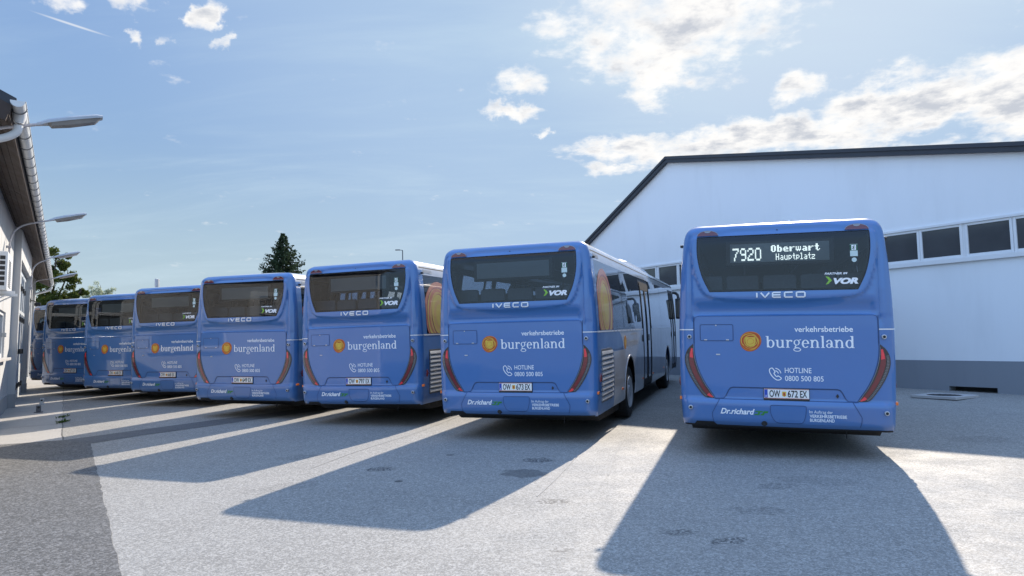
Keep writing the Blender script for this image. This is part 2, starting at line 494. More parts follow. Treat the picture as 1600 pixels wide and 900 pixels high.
# ---------------------------------------------------------------- mesh helpers
class MB:
    def __init__(s):
        s.v, s.f, s.m = [], [], []

    def add(s, vs, fs, mi=0):
        o = len(s.v)
        s.v += [tuple(p) for p in vs]
        for f in fs:
            s.f.append(tuple(i + o for i in f))
            s.m.append(mi)

    def box(s, x0, x1, y0, y1, z0, z1, mi=0, bev=0.0):
        if bev <= 0:
            s.add([(x0, y0, z0), (x1, y0, z0), (x1, y1, z0), (x0, y1, z0), (x0, y0, z1), (x1, y0, z1), (x1, y1, z1), (x0, y1, z1)],
                  [(0, 3, 2, 1), (4, 5, 6, 7), (0, 1, 5, 4), (1, 2, 6, 5), (2, 3, 7, 6), (3, 0, 4, 7)], mi)
            return
        bm = bmesh.new()
        bmesh.ops.create_cube(bm, size=1.0)
        for v in bm.verts:
            v.co = Vector(((x0 + x1) / 2 + v.co.x * (x1 - x0), (y0 + y1) / 2 + v.co.y * (y1 - y0), (z0 + z1) / 2 + v.co.z * (z1 - z0)))
        bmesh.ops.bevel(bm, geom=list(bm.edges), offset=bev, segments=2, affect='EDGES', profile=0.6)
        bm.verts.ensure_lookup_table()
        s.add([v.co[:] for v in bm.verts], [[v.index for v in f.verts] for f in bm.faces], mi)
        bm.free()

    def tube(s, pts, r, n=10, mi=0, caps=True):
        pts = [Vector(p) for p in pts]
        rings = []
        up = Vector((0, 0, 1))
        for i, p in enumerate(pts):
            d = (pts[min(i + 1, len(pts) - 1)] - pts[max(i - 1, 0)]).normalized()
            a = d.cross(up)
            if a.length < 0.05:
                a = d.cross(Vector((1, 0, 0)))
            a.normalize()
            b = d.cross(a).normalized()
            rr = r[i] if isinstance(r, (list, tuple)) else r
            rings.append([p + a * (rr * cos(2 * pi * k / n)) + b * (rr * sin(2 * pi * k / n)) for k in range(n)])
        vs = [q for ring in rings for q in ring]
        fs = [(i * n + k, i * n + (k + 1) % n, (i + 1) * n + (k + 1) % n, (i + 1) * n + k) for i in range(len(pts) - 1) for k in range(n)]
        if caps:
            fs += [tuple(range(n - 1, -1, -1)), tuple((len(pts) - 1) * n + k for k in range(n))]
        s.add(vs, fs, mi)

    def lathe(s, prof, n=32, axis='X', c=(0, 0, 0), mi=0):
        """prof: (axial, radius)"""
        vs, fs = [], []
        for (a, r) in prof:
            for k in range(n):
                u, v = r * cos(2 * pi * k / n), r * sin(2 * pi * k / n)
                p = {'X': (a, u, v), 'Y': (u, a, v), 'Z': (u, v, a)}[axis]
                vs.append((p[0] + c[0], p[1] + c[1], p[2] + c[2]))
        for i in range(len(prof) - 1):
            for k in range(n):
                fs.append((i * n + k, i * n + (k + 1) % n, (i + 1) * n + (k + 1) % n, (i + 1) * n + k))
        s.add(vs, fs, mi)

    def prism(s, poly, fn, a, b, mi=0):
        """closed 2D polygon extruded between depth a and b; fn(u, v, depth) -> xyz"""
        n = len(poly)
        vs = [fn(u, v, a) for u, v in poly] + [fn(u, v, b) for u, v in poly]
        fs = [tuple(range(n)), tuple(range(2 * n - 1, n - 1, -1))] + [(i, (i + 1) % n, n + (i + 1) % n, n + i) for i in range(n)]
        s.add(vs, fs, mi)

    def build(s, name, mats, parent=None, smooth=False, sharp=35, fix=True):
        me = bpy.data.meshes.new(name)
        me.from_pydata(s.v, [], s.f)
        if isinstance(mats, str):
            mats = [mats]
        for k in mats:
            me.materials.append(MATS[k])
        me.polygons.foreach_set('material_index', s.m)
        if fix:
            bm = bmesh.new()
            bm.from_mesh(me)
            bmesh.ops.remove_doubles(bm, verts=bm.verts, dist=1e-5)
            bmesh.ops.recalc_face_normals(bm, faces=bm.faces)
            bm.to_mesh(me)
            bm.free()
        if smooth:
            me.polygons.foreach_set('use_smooth', [True] * len(me.polygons))
            me.set_sharp_from_angle(angle=R_(sharp))
        me.update()
        ob = bpy.data.objects.new(name, me)
        col.objects.link(ob)
        if parent:
            ob.parent = parent
        return ob


def empty(name, loc=(0, 0, 0), rot=(0, 0, 0)):
    e = bpy.data.objects.new(name, None)
    e.empty_display_size = 0.3
    e.location = loc
    e.rotation_euler = rot
    col.objects.link(e)
    return e


def tag(o, label=None, cat=None, group=None, kind=None):
    if label:
        o['label'] = label
    if cat:
        o['category'] = cat
    if group:
        o['group'] = group
    if kind:
        o['kind'] = kind
    return o


def copy_tree(o, parent=None, skip=()):
    c = o.copy()
    col.objects.link(c)
    if parent:
        c.parent = parent
    for ch in KIDS.get(o.name, ()):
        if ch.name.split('.')[0] not in skip:
            copy_tree(ch, c, skip)
    return c


KIDS = {}


def index_kids():
    KIDS.clear()
    for ob in col.objects:
        if ob.parent:
            KIDS.setdefault(ob.parent.name, []).append(ob)


def lerp_table(tab, z):
    if z <= tab[0][0]:
        return tab[0][1]
    for (a, va), (b, vb) in zip(tab, tab[1:]):
        if z <= b:
            return va + (vb - va) * (z - a) / (b - a)
    return tab[-1][1]


def sst(a, b, x):
    t_ = max(0.0, min(1.0, (x - a) / (b - a)))
    return t_ * t_ * (3 - 2 * t_)


def inside(poly, x, y):
    c_ = False
    j = len(poly) - 1
    for i in range(len(poly)):
        xi, yi = poly[i]
        xj, yj = poly[j]
        if (yi > y) != (yj > y) and x < (xj - xi) * (y - yi) / (yj - yi) + xi:
            c_ = not c_
        j = i
    return c_


def dist_poly(poly, x, y):
    best = 1e9
    n = len(poly)
    for i in range(n):
        ax, ay = poly[i]
        bx_, by_ = poly[(i + 1) % n]
        dx, dy = bx_ - ax, by_ - ay
        L2 = dx * dx + dy * dy
        t_ = 0 if L2 == 0 else max(0, min(1, ((x - ax) * dx + (y - ay) * dy) / L2))
        best = min(best, hypot(x - ax - t_ * dx, y - ay - t_ * dy))
    return best


def densify(poly, step, closed=True):
    out = []
    n = len(poly)
    for i in range(n if closed else n - 1):
        a, b = poly[i], poly[(i + 1) % n]
        k = max(1, int(math.ceil(hypot(b[0] - a[0], b[1] - a[1]) / step)))
        out += [(a[0] + (b[0] - a[0]) * j / k, a[1] + (b[1] - a[1]) * j / k) for j in range(k)]
    if not closed:
        out.append(poly[-1])
    return out


def round_poly(poly, r, n=5):
    """round every corner of a polygon; r number or per-corner list"""
    out = []
    N_ = len(poly)
    for i in range(N_):
        p0, p1, p2 = Vector(poly[i - 1]), Vector(poly[i]), Vector(poly[(i + 1) % N_])
        rr = r[i] if isinstance(r, (list, tuple)) else r
        a, b = (p0 - p1), (p2 - p1)
        k = min(rr, a.length * 0.49, b.length * 0.49)
        if k < 1e-4:
            out.append(tuple(p1))
            continue
        A, B = p1 + a.normalized() * k, p1 + b.normalized() * k
        for j in range(n + 1):
            s_ = j / n
            q = A * (1 - s_) ** 2 + p1 * (2 * s_ * (1 - s_)) + B * s_ ** 2
            out.append(tuple(q))
    return out


def smooth_curve(pts, n=6):
    """Catmull-Rom through points"""
    out = []
    for i in range(len(pts) - 1):
        p0 = pts[max(i - 1, 0)]
        p1, p2 = pts[i], pts[i + 1]
        p3 = pts[min(i + 2, len(pts) - 1)]
        for j in range(n):
            s_ = j / n
            out.append(tuple(0.5 * (2 * p1[k] + (p2[k] - p0[k]) * s_ + (2 * p0[k] - 5 * p1[k] + 4 * p2[k] - p3[k]) * s_ ** 2 +
                                    (3 * p1[k] - p0[k] - 3 * p2[k] + p3[k]) * s_ ** 3) for k in range(len(p1))))
    out.append(tuple(pts[-1]))
    return out


def region(mb, outers, holes, fn, step, off=0.0, mi=0, extra=()):
    """fill polygons (2D) minus holes with a fine triangulation and map it through fn(u, v, off)"""
    polys = [densify(p, step) for p in list(outers) + list(holes) + list(extra)]
    vs, es = [], []
    for p in polys:
        o = len(vs)
        vs += [Vector(q) for q in p]
        es += [(o + i, o + (i + 1) % len(p)) for i in range(len(p))]
    us = [q[0] for p in outers for q in p]
    ws = [q[1] for p in outers for q in p]
    u0, u1, w0, w1 = min(us), max(us), min(ws), max(ws)
    nu, nw = int((u1 - u0) / step), int((w1 - w0) / step)
    for i in range(1, nu + 1):
        for j in range(1, nw + 1):
            u, w_ = u0 + i * (u1 - u0) / (nu + 1), w0 + j * (w1 - w0) / (nw + 1)
            if any(inside(p, u, w_) for p in outers) and not any(inside(h, u, w_) for h in holes):
                vs.append(Vector((u, w_)))
    rv, re, rf, _, _, _ = delaunay_2d_cdt(vs, es, [], 0, 1e-6)
    fs = []
    for f in rf:
        cu = sum(rv[i].x for i in f) / len(f)
        cw = sum(rv[i].y for i in f) / len(f)
        if any(inside(p, cu, cw) for p in outers) and not any(inside(h, cu, cw) for h in holes):
            fs.append(tuple(f))
    used = sorted({i for f in fs for i in f})
    ix = {k: n for n, k in enumerate(used)}
    mb.add([fn(rv[k].x, rv[k].y, off) for k in used], [tuple(ix[i] for i in f) for f in fs], mi)


def slab(mb, poly, fn, step, off, thick, mi=0, holes=()):
    """a region with a skirt down to off - thick, so it has an edge"""
    region(mb, [poly], holes, fn, step, off, mi)
    for loop in [poly] + list(holes):
        d = densify(loop, step)
        n = len(d)
        mb.add([fn(u, v, off) for u, v in d] + [fn(u, v, off - thick) for u, v in d], [(i, (i + 1) % n, n + (i + 1) % n, n + i) for i in range(n)], mi)


def ribbon(mb, pts, width, fn, off, step=0.05, closed=False, mi=0, height=0.0):
    """a strip of constant width along a 2D polyline, laid on the surface"""
    d = densify(pts, step, closed)
    n = len(d)
    L, Rr = [], []
    for i in range(n):
        a = d[i - 1] if (closed or i > 0) else d[i]
        b = d[(i + 1) % n] if (closed or i < n - 1) else d[i]
        tx, ty = b[0] - a[0], b[1] - a[1]
        l = hypot(tx, ty) or 1
        nx, ny = -ty / l * width / 2, tx / l * width / 2
        L.append((d[i][0] + nx, d[i][1] + ny))
        Rr.append((d[i][0] - nx, d[i][1] - ny))
    m_ = n if closed else n - 1
    vs = [fn(u, v, off) for u, v in L] + [fn(u, v, off) for u, v in Rr]
    fs = [(i, (i + 1) % n, n + (i + 1) % n, n + i) for i in range(m_)]
    mb.add(vs, fs, mi)
    if height:
        vs2 = [fn(u, v, off - height) for u, v in L] + [fn(u, v, off - height) for u, v in Rr]
        mb.add(vs + vs2, [(i, (i + 1) % n, 2 * n + (i + 1) % n, 2 * n + i) for i in range(m_)] + [(n + i, n + (i + 1) % n, 3 * n + (i + 1) % n, 3 * n + i) for i in range(m_)], mi)


def ell(cx_, cz_, rx, rz, n=36, a0=0, a1=360):
    return [(cx_ + rx * cos(R_(a0 + (a1 - a0) * i / n)), cz_ + rz * sin(R_(a0 + (a1 - a0) * i / n))) for i in range(n + (0 if a1 - a0 == 360 else 1))]


_cap = None


def text_raw(s, bold=0.0, shear=0.0):
    cu = bpy.data.curves.new('lettering', 'FONT')
    cu.body = s
    cu.size = 1.0
    cu.offset = bold
    cu.shear = shear
    cu.resolution_u = 4
    ob = bpy.data.objects.new('lettering', cu)
    col.objects.link(ob)
    dg = bpy.context.evaluated_depsgraph_get()
    me = bpy.data.meshes.new_from_object(ob.evaluated_get(dg))
    vs = [(v.co.x, v.co.y) for v in me.vertices]
    fs = [tuple(p.vertices) for p in me.polygons]
    bpy.data.objects.remove(ob)
    bpy.data.curves.remove(cu)
    bpy.data.meshes.remove(me)
    return vs, fs


def text_on(mb, s, x0, x1, zb, cap, fn, off, bold=0.0, shear=0.0, mi=0):
    """lettering laid on a surface: spans x0..x1, base line zb, capital height cap"""
    global _cap
    if _cap is None:
        _cap = max(v[1] for v in text_raw('H')[0])
    vs, fs = text_raw(s, bold, shear)
    a, b = min(v[0] for v in vs), max(v[0] for v in vs)
    mb.add([fn(x0 + (u - a) * (x1 - x0) / (b - a), zb + w_ * cap / _cap, off) for u, w_ in vs], fs, mi)


# ---------------------------------------------------------------- ground
GL = Vector((-12.95, 17.50, 0))            # foot of the depot wall
G0 = Vector((11.083, 14.723, 0))           # foot of the hall's gable wall
# the yard falls towards the camera by about a degree and a half, the buildings stand plumb
Nw = Vector((0.83129, 0.55539, -0.02246))
Dw = Vector((-0.55570, 0.83132, -0.01055))
Gw = Vector((0.01281, 0.02125, 0.99969))
BROT = Matrix((Nw, Dw, Gw)).transposed().to_euler()


def depot(off, s, z=0.0):
    p = GL + Nw * off + Dw * s + Gw * z
    return (p.x, p.y, p.z)


def depot_floor(off, s, z=0.0):
    p = GL + Nw * off + Dw * s
    return (p.x, p.y, z)


def sheet(name, poly, mat, z):
    mb = MB()
    mb.add([(x, y, z) for x, y in poly], [tuple(range(len(poly)))])
    o_ = mb.build(name, mat)
    return tag(o_, kind='structure')


g = MB()
g.add([(-900, -300, 0), (900, -300, 0), (900, 1500, 0), (-900, 1500, 0)], [(0, 1, 2, 3)])
tag(g.build('ground', 'asphalt_old'), kind='structure')


def wobble(a, b, n, amp):
    out = []
    for i in range(n):
        t_ = i / n
        dx, dy = b[0] - a[0], b[1] - a[1]
        l = hypot(dx, dy)
        w_ = random.uniform(-amp, amp) if 0 < i else 0
        out.append((a[0] + dx * t_ - dy / l * w_, a[1] + dy * t_ + dx / l * w_))
    return out


# dark newer asphalt in the left foreground, up to the repair strip
pa, pb_, pc, pd_ = (-6.943, 11.083), (-2.846, 4.916), (0.2, 0.3), (-7, -4)
poly = wobble(pa, pb_, 40, 0.012) + wobble(pb_, pc, 30, 0.012) + [pc, pd_, (-24, -4), (-24, 6.0), (-12, 9.8), (-8.505, 11.183), (-7.665, 11.506)]
sheet('dark_pavement', poly, 'asphalt_dark', 0.004)
# narrow repair strip running off to the right
st_lo = [(-6.943, 11.083), (-6.504, 11.907), (-5.856, 12.773), (-5.061, 13.907), (-4.3, 15.0), (-3.2, 16.8), (-1.5, 20)]
st_hi = [(-1.9, 20.3), (-3.6, 17.2), (-4.85, 15.6), (-5.349, 14.698), (-6.201, 13.642), (-6.89, 12.66), (-7.458, 11.813), (-7.665, 11.506)]
sheet('repair_strip', st_lo + st_hi, 'asphalt_strip', 0.0045)
# concrete slabs along the depot wall
sl_poly = [depot(-0.8, -7.5)[:2], depot(0.186, -7.72)[:2], depot(1.04, -7.90)[:2]]
for i in range(1, 30):
    sl_poly.append(depot(1.04 + random.uniform(-.015, .015), -7.8 + i * 1.0)[:2])
sl_poly += [depot(-0.6, 21.0)[:2]]
sheet('concrete_pavement', sl_poly, 'concrete_slab', 0.0035)
mb = MB()
jp = [depot(1.04 + random.uniform(-.012, .012), -7.88 + i * 0.33)[:2] for i in range(15)]
ribbon(mb, jp, 0.022, lambda u, v, o_: (u, v, 0.0052), 0, 0.4)
ribbon(mb, [depot(1.04 + .012 * sin(i * 1.7), -2.9 + i * 0.5)[:2] for i in range(44)], 0.009, lambda u, v, o_: (u, v, 0.0051), 0, 0.4)
for s_ in (-5.2, -1.6, 2.1, 5.8, 9.5):
    ribbon(mb, [depot(-0.3, s_)[:2], depot(1.0, s_ + .02)[:2]], 0.02, lambda u, v, o_: (u, v, 0.0048), 0, 0.3)
tag(mb.build('pavement_joint', 'asphalt_dark'), kind='structure')
# pale tyre-scuffed line between two bays
mb = MB()
pts = [(-1.0, 13.9), (-1.6, 11.6), (-1.98, 10.57), (-2.32, 9.64), (-2.60, 8.62)]
ribbon(mb, smooth_curve(pts, 6), 0.03, lambda u, v, o_: (u, v, 0.0042), 0, 0.3)
m_, t_ = new_mat('worn_line')
cc = t_.n('ShaderNodeTexCoord').outputs['Object']
principled(t_, Base_Color=t_.mix(t_.noise(cc, 12, 4), (0.22, 0.215, 0.20), (0.36, 0.35, 0.33)), Roughness=0.85)
for pts in ([(1.55, 11.9), (1.2, 10.4), (.78, 8.9), (.45, 7.7), (.2, 6.9)], [(1.95, 11.7), (1.62, 10.2), (1.28, 8.9), (1.05, 7.8)]):
    ribbon(mb, smooth_curve(pts, 6), 0.018, lambda u, v, o_: (u, v, 0.0041), 0, 0.3)
tag(mb.build('worn_line', 'worn_line'), kind='structure')

# ---------------------------------------------------------------- hall on the right
hall = empty('hall_building', G0, BROT)
tag(hall, 'long white rendered hall with dark roof edge and window band, behind the rightmost bus', 'building')
# local frame: x into the hall, y along the wall (left is +), z up
ROOF = [(-7.5, 3.9), (-0.19, 5.40), (10.05, 7.55), (19.0, 2.69)]
PLZ = 0.724
WB0, WB1 = 3.12, 3.93                       # window band
wy = [-12, 24]


def roof_z(y):
    return lerp_table(ROOF, y)


mb = MB()
WL, WR = 19.0, -7.5
# wall face with the window band left open
bands = []
PANES = []
y_ = -7.9
pattern = []
# mullion edges measured along the wall; panes repeat in pairs of about 1.07 m
edges = [-0.07]
PW, THIN, THICK = 0.83, 0.085, 0.137
k = 0
yy = -0.07
pl = []
while yy > -6.2:                              # to the right, beyond the frame
    pl.append((yy - PW, yy))
    yy -= PW + (THIN if k % 2 == 0 else THICK)
    k += 1
pl = pl[::-1]
yy = 0.015
k = 0
while yy < 13.0:
    pl.append((yy, yy + 0.875))
    yy += 0.875 + (0.13 if k % 2 == 0 else 0.075)
    k += 1
OPEN0, OPEN1 = pl[0][0] - 0.08, pl[-1][1] + 0.08


def wallq(y0, y1, zlo, zhi):
    mb.add([(0, y0, zlo(y0)), (0, y1, zlo(y1)), (0, y1, zhi(y1)), (0, y0, zhi(y0))], [(0, 1, 2, 3)])


cuts = sorted({WR, OPEN0, -0.19, 10.05, OPEN1, WL})
for a, b in zip(cuts, cuts[1:]):
    base = (lambda y: PLZ)
    if b <= OPEN0 + 1e-6 or a >= OPEN1 - 1e-6:
        wallq(a, b, base, roof_z)
    else:
        wallq(a, b, base, lambda y: WB0)
        wallq(a, b, lambda y: WB1, roof_z)
# returns of the opening
for (z_, ) in ((WB0,), (WB1,)):
    mb.add([(0, OPEN0, z_), (0, OPEN1, z_), (0.25, OPEN1, z_), (0.25, OPEN0, z_)], [(0, 1, 2, 3)])
mb.add([(0, OPEN0, WB0), (0.25, OPEN0, WB0), (0.25, OPEN0, WB1), (0, OPEN0, WB1)], [(0, 1, 2, 3)])
mb.add([(0, OPEN1, WB0), (0.25, OPEN1, WB0), (0.25, OPEN1, WB1), (0, OPEN1, WB1)], [(0, 1, 2, 3)])
# other walls
DEP = 28
for yv in (WR, WL):
    mb.add([(0, yv, PLZ), (DEP, yv, 0), (DEP, yv, roof_z(yv)), (0, yv, roof_z(yv))], [(0, 1, 2, 3)])
mb.add([(DEP, y, 0) for y, z in ROOF] + [(DEP, y, z) for y, z in ROOF[::-1]], [tuple(range(8))])
mb.build('wall', 'hall_plaster', hall)
for box in ((-0.025, DEP, WR - .02, 0.48, -0.7, PLZ), (-0.025, DEP, 1.47, WL + .02, -0.7, PLZ), (-0.025, DEP, 0.48, 1.47, 0.125, PLZ)):
    mb = MB()
    mb.box(*box)
    mb.build('plinth', 'plinth_plaster', hall)
mb = MB()                                       # dark light-well niche at the foot of the wall
mb.box(0.30, 0.32, 0.48, 1.47, -0.3, 0.125)
mb.build('niche', 'cast_iron', hall)
mb = MB()
for (y0, z0), (y1, z1) in zip(ROOF, ROOF[1:]):
    L_ = hypot(y1 - y0, z1 - z0)
    ny, nz = -(z1 - z0) / L_, (y1 - y0) / L_
    mb.prism([(y0, z0 + .02), (y1, z1 + .02), (y1 + ny * .10, z1 + nz * .10 + .02), (y0 + ny * .10, z0 + nz * .10 + .02)], lambda u, v, d_: (d_, u, v), -0.10, DEP + .2)
mb.build('roof', 'roof_tile', hall)
mb = MB()
for (y0, z0), (y1, z1) in zip(ROOF, ROOF[1:]):
    for (d0, d1, lo, hi) in ((-0.14, -0.03, -0.06, 0.13), (-0.17, -0.11, 0.06, 0.16)):
        mb.prism([(y0, z0 + lo), (y1, z1 + lo), (y1, z1 + hi), (y0, z0 + hi)], lambda u, v, d_: (d_, u, v), d0, d1)
mb.build('roof_edge', 'roof_flashing', hall)
mb = MB()
mb.box(-0.07, 0.06, OPEN0 - .03, OPEN1 + .03, WB0 - 0.10, WB0 + 0.012, bev=0.008)
mb.build('window_sill', 'white_metal', hall)
mb = MB()
mb.box(-0.05, 0.02, OPEN0 - .03, OPEN1 + .03, WB1 - 0.012, WB1 + 0.05, bev=0.006)
mb.build('window_header', 'white_metal', hall)
for (a, b) in pl:
    fm = MB()
    for (y0, y1, z0, z1) in ((a - .035, a + .02, WB0 + .012, WB1 - .012), (b - .02, b + .035, WB0 + .012, WB1 - .012)):
        fm.box(-0.02, 0.06, y0, y1, z0, z1, bev=0.006)
    for (z0, z1) in ((WB0 + .013, WB0 + .075), (WB1 - .07, WB1 - .013)):
        fm.box(-0.018, 0.058, a + .02, b - .02, z0, z1, bev=0.006)
    w_ = fm.build('window', 'white_metal', hall)
    gp = MB()
    gp.box(0.02, 0.035, a + .018, b - .018, WB0 + .07, WB1 - .066)
    gp.build('pane', 'hall_pane', w_)
mb = MB()
prev = None
for a, b in pl:
    if prev is not None and a - prev > 0.02:
        mb = MB()
        mb.box(0.0, 0.05, prev + .03, a - .03, WB0 + .012, WB1 - .012)
        mb.build('mullion', 'white_metal', hall)
    prev = b

# manhole with concrete frame near the hall
mh = empty('manhole_cover', (9.27, 14.60, 0.0), BROT)
tag(mh, 'dark round cover set in a square concrete frame on the asphalt beside the hall', 'manhole cover')
mb = MB()
ring = [(cos(2 * pi * i / 32) * .33, sin(2 * pi * i / 32) * .33) for i in range(32)]
slab(mb, round_poly([(-.52, -.46), (.52, -.46), (.52, .46), (-.52, .46)], .03), lambda u, v, o_: (u, v, .055 + o_), 0.2, 0.0, .05, 0, [ring])
mb.build('concrete_frame', 'concrete_light', mh)
mb = MB()
slab(mb, ring, lambda u, v, o_: (u * .97, v * .97, .052 + o_), 0.2, 0.0, .03)
for i in range(-4, 5):
    L_ = sqrt(max(0, max(0, .30 ** 2 - (i * .09) ** 2)))
    mb.box(-L_, L_, i * .09 - .012, i * .09 + .012, .051, .058)
mb.build('cover', 'cast_iron', mh)

# ---------------------------------------------------------------- depot on the left
dp = empty('depot_building', GL, BROT)
tag(dp, 'long low grey workshop with brown eaves, metal gutter and folding gates at the left', 'building')
# local: x towards the yard, y along the wall, z up
S0, S1, EAVE = -11.3, 16.5, 4.42
mb = MB()


def wbox(x0, x1, y0, y1, z0, z1):
    mb.box(x0, x1, y0, y1, z0, z1)


XN, XG, XF = -0.16, -0.13, -0.30
# near wall with a window opening
NW0, NW1 = -6.4, -2.1
wbox(-0.5, XN, S0, NW0, 0.35, EAVE + .31)
wbox(-0.5, XN, NW0, NW1, 0.35, 1.30)
wbox(-0.5, XN, NW0, NW1, 2.35, EAVE + .31)
wbox(-0.5, XN, NW1, -0.35, 0.35, EAVE + .31)
wbox(-0.5, 0.0, -0.35, -0.05, 0.35, EAVE + .31)            # pier before the gate
wbox(-0.5, 0.0, -0.05, 5.65, 3.85, EAVE + .31)              # lintel
wbox(-0.5, 0.0, 5.65, 6.1, 0.35, EAVE + .31)                # pier after the gate
FW = [(7.4, 8.8), (10.4, 11.8), (13.4, 14.8)]
last = 6.1
for a, b in FW:
    wbox(-0.7, XF, last, a, 0.35, EAVE + .31)
    wbox(-0.7, XF, a, b, 0.35, 1.2)
    wbox(-0.7, XF, a, b, 2.9, EAVE + .31)
    last = b
wbox(-0.7, XF, last, S1, 0.35, EAVE + .31)
for yv in (9.4, 12.4, 15.6):
    wbox(XF, XF + .12, yv, yv + .35, 0.35, EAVE + .31)
# body and back
mb.box(-12, -0.72, S0 + .02, S1 - .02, -0.5, EAVE - .02)
# gable
mb.prism([(-12, EAVE), (-0.2, EAVE + .31), (-6.1, EAVE + 3.0)], lambda u, v, d_: (u, d_, v), S0 + .1, S0 + .3)
mb.prism([(-12, EAVE + .31), (-0.2, EAVE + .31), (-6.1, EAVE + 3.0)], lambda u, v, d_: (u, d_, v), S1 - .3, S1 - .1)
mb.build('wall', 'depot_plaster', dp)
for box in ((-0.52, XN + .02, S0 - .01, -0.352), (-0.52, 0.015, -0.352, -0.052), (-0.52, 0.015, 5.652, 6.11), (-0.72, XF + .02, 6.11, S1 + .01)):
    mb = MB()
    mb.box(*box, -0.6, 0.352)
    mb.build('plinth', 'depot_plinth', dp)
# window by the camera end, with its deep sill
fr_ = MB()
for (y0, y1, z0, z1) in ((NW0, NW0 + .08, 1.30, 2.35), (NW1 - .08, NW1, 1.30, 2.35), (NW0 + .08, NW1 - .08, 1.30, 1.39), (NW0 + .08, NW1 - .08, 2.27, 2.35), (-4.3, -4.2, 1.39, 2.27)):
    fr_.box(XN - .12, XN - .04, y0, y1, z0, z1, bev=.008)
wn = fr_.build('window', 'white_metal', dp)
mb = MB()
mb.box(XN - .09, XN - .075, NW0 + .07, NW1 - .07, 1.38, 2.28)
mb.build('pane', 'gate_pane', wn)
mb = MB()
mb.box(XN - .1, XN + .14, NW0 - .1, NW1 + .1, 1.24, 1.302, bev=.01)
mb.build('window_sill', 'concrete_light', dp)
mb = MB()
mb.tube([(XN + .03, -2.65, 1.82), (XN + .03, -2.40, 1.82)], 0.012)
mb.box(XN - .04, XN + .05, -2.47, -2.41, 1.77, 1.87, bev=.008)
mb.build('window_handle', 'galvanised', wn)
for a, b in FW:
    fr_ = MB()
    for (y0, y1, z0, z1) in ((a, a + .07, 1.2, 2.9), (b - .07, b, 1.2, 2.9), (a + .07, b - .07, 1.2, 1.28), (a + .07, b - .07, 2.82, 2.9), ((a + b) / 2 - .03, (a + b) / 2 + .03, 1.28, 2.82)):
        fr_.box(XF - .1, XF - .03, y0, y1, z0, z1, bev=.008)
    wn = fr_.build('window', 'white_metal', dp)
    mb = MB()
    mb.box(XF - .075, XF - .06, a + .06, b - .06, 1.27, 2.83)
    mb.build('pane', 'gate_pane', wn)
# folding gate: six leaves with tall panes
GW = 5.68 / 6
for k in range(6):
    y0 = -0.03 + k * GW
    lf = MB()
    for (a, b, z0, z1) in ((y0 + .01, y0 + .11, .04, 3.80), (y0 + GW - .11, y0 + GW - .01, .04, 3.80), (y0 + .11, y0 + GW - .11, .04, 1.05), (y0 + .11, y0 + GW - .11, 2.55, 2.65), (y0 + .11, y0 + GW - .11, 3.68, 3.80)):
        lf.box(XG - .05, XG + .01, a, b, z0, z1, bev=.006)
    g_ = lf.build('gate_leaf', 'gate_paint', dp)
    mb = MB()
    mb.box(XG - .03, XG - .015, y0 + .10, y0 + GW - .10, 1.04, 2.56)
    mb.box(XG - .03, XG - .015, y0 + .10, y0 + GW - .10, 2.64, 3.69)
    mb.build('pane', 'gate_pane', g_)
    for z_ in (.35, 1.35, 2.3, 3.2):
        mb = MB()
        mb.box(XG + .008, XG + .055, y0 - .03, y0 + .03, z_, z_ + .15, bev=.006)
        mb.build('hinge', 'black_plastic', g_)
# roof, soffit, fascia
mb = MB()
mb.prism([(0.40, EAVE + .20), (-6.1, EAVE + 3.35), (-6.1, EAVE + 3.23), (0.40, EAVE + .08)], lambda u, v, d_: (u, d_, v), S0 - .25, S1 + .25)
mb.prism([(-6.1, EAVE + 3.35), (-12.4, EAVE + .30), (-12.4, EAVE + .18), (-6.1, EAVE + 3.23)], lambda u, v, d_: (u, d_, v), S0 - .25, S1 + .25)
mb.build('roof', 'roof_tile', dp)
mb = MB()
k = 0
for x0 in (-0.30, -0.20, -0.10, 0.0, 0.10, 0.20):
    y0 = S0 - .2
    while y0 < S1 + .2:
        ln = random.uniform(2.6, 4.2)
        za, zb = EAVE + (.30 - x0) * .52 + random.uniform(0, .010), EAVE + (.20 - x0) * .52 + random.uniform(0, .010)
        mb.prism([(x0 + .003, za), (x0 + .097, zb), (x0 + .097, zb + .025), (x0 + .003, za + .025)], lambda u, v, d_: (u, d_, v), y0, min(y0 + ln, S1 + .2) - .006)
        y0 += ln
mb.box(0.305, 0.335, S0 - .22, S1 + .22, EAVE - .03, EAVE + .17)
mb.build('eaves_board', 'wood_brown', dp)
mb = MB()                                        # barge board along the near gable
mb.prism([(0.36, EAVE + .10), (-6.1, EAVE + 3.2), (-6.1, EAVE + 2.95), (-0.15, EAVE + .05), (0.30, EAVE - .1)], lambda u, v, d_: (u, d_, v), S0 - .26, S0 - .21)
mb.build('barge_board', 'wood_brown', dp)
gt = MB()
GX, GZ, GR = 0.415, EAVE + .155, 0.078
n_ = 12
arc = [(GX + GR * cos(pi + pi * i / n_), GZ + GR * sin(pi + pi * i / n_)) for i in range(n_ + 1)]
arc2 = [(GX + (GR - .006) * cos(pi + pi * i / n_), GZ + (GR - .006) * sin(pi + pi * i / n_)) for i in range(n_ + 1)]
gt.prism(arc + arc2[::-1], lambda u, v, d_: (u, d_, v), S0 - .3, S1 + .3)
gt.prism(arc, lambda u, v, d_: (u, d_, v), S0 - .306, S0 - .298)
gt.prism(arc, lambda u, v, d_: (u, d_, v), S1 + .298, S1 + .306)
gt.tube([(GX + GR, S0 - .3, GZ + .004), (GX + GR, S1 + .3, GZ + .004)], .010, 8)
gut = gt.build('gutter', 'gutter_zinc', dp, smooth=True)
y0 = S0
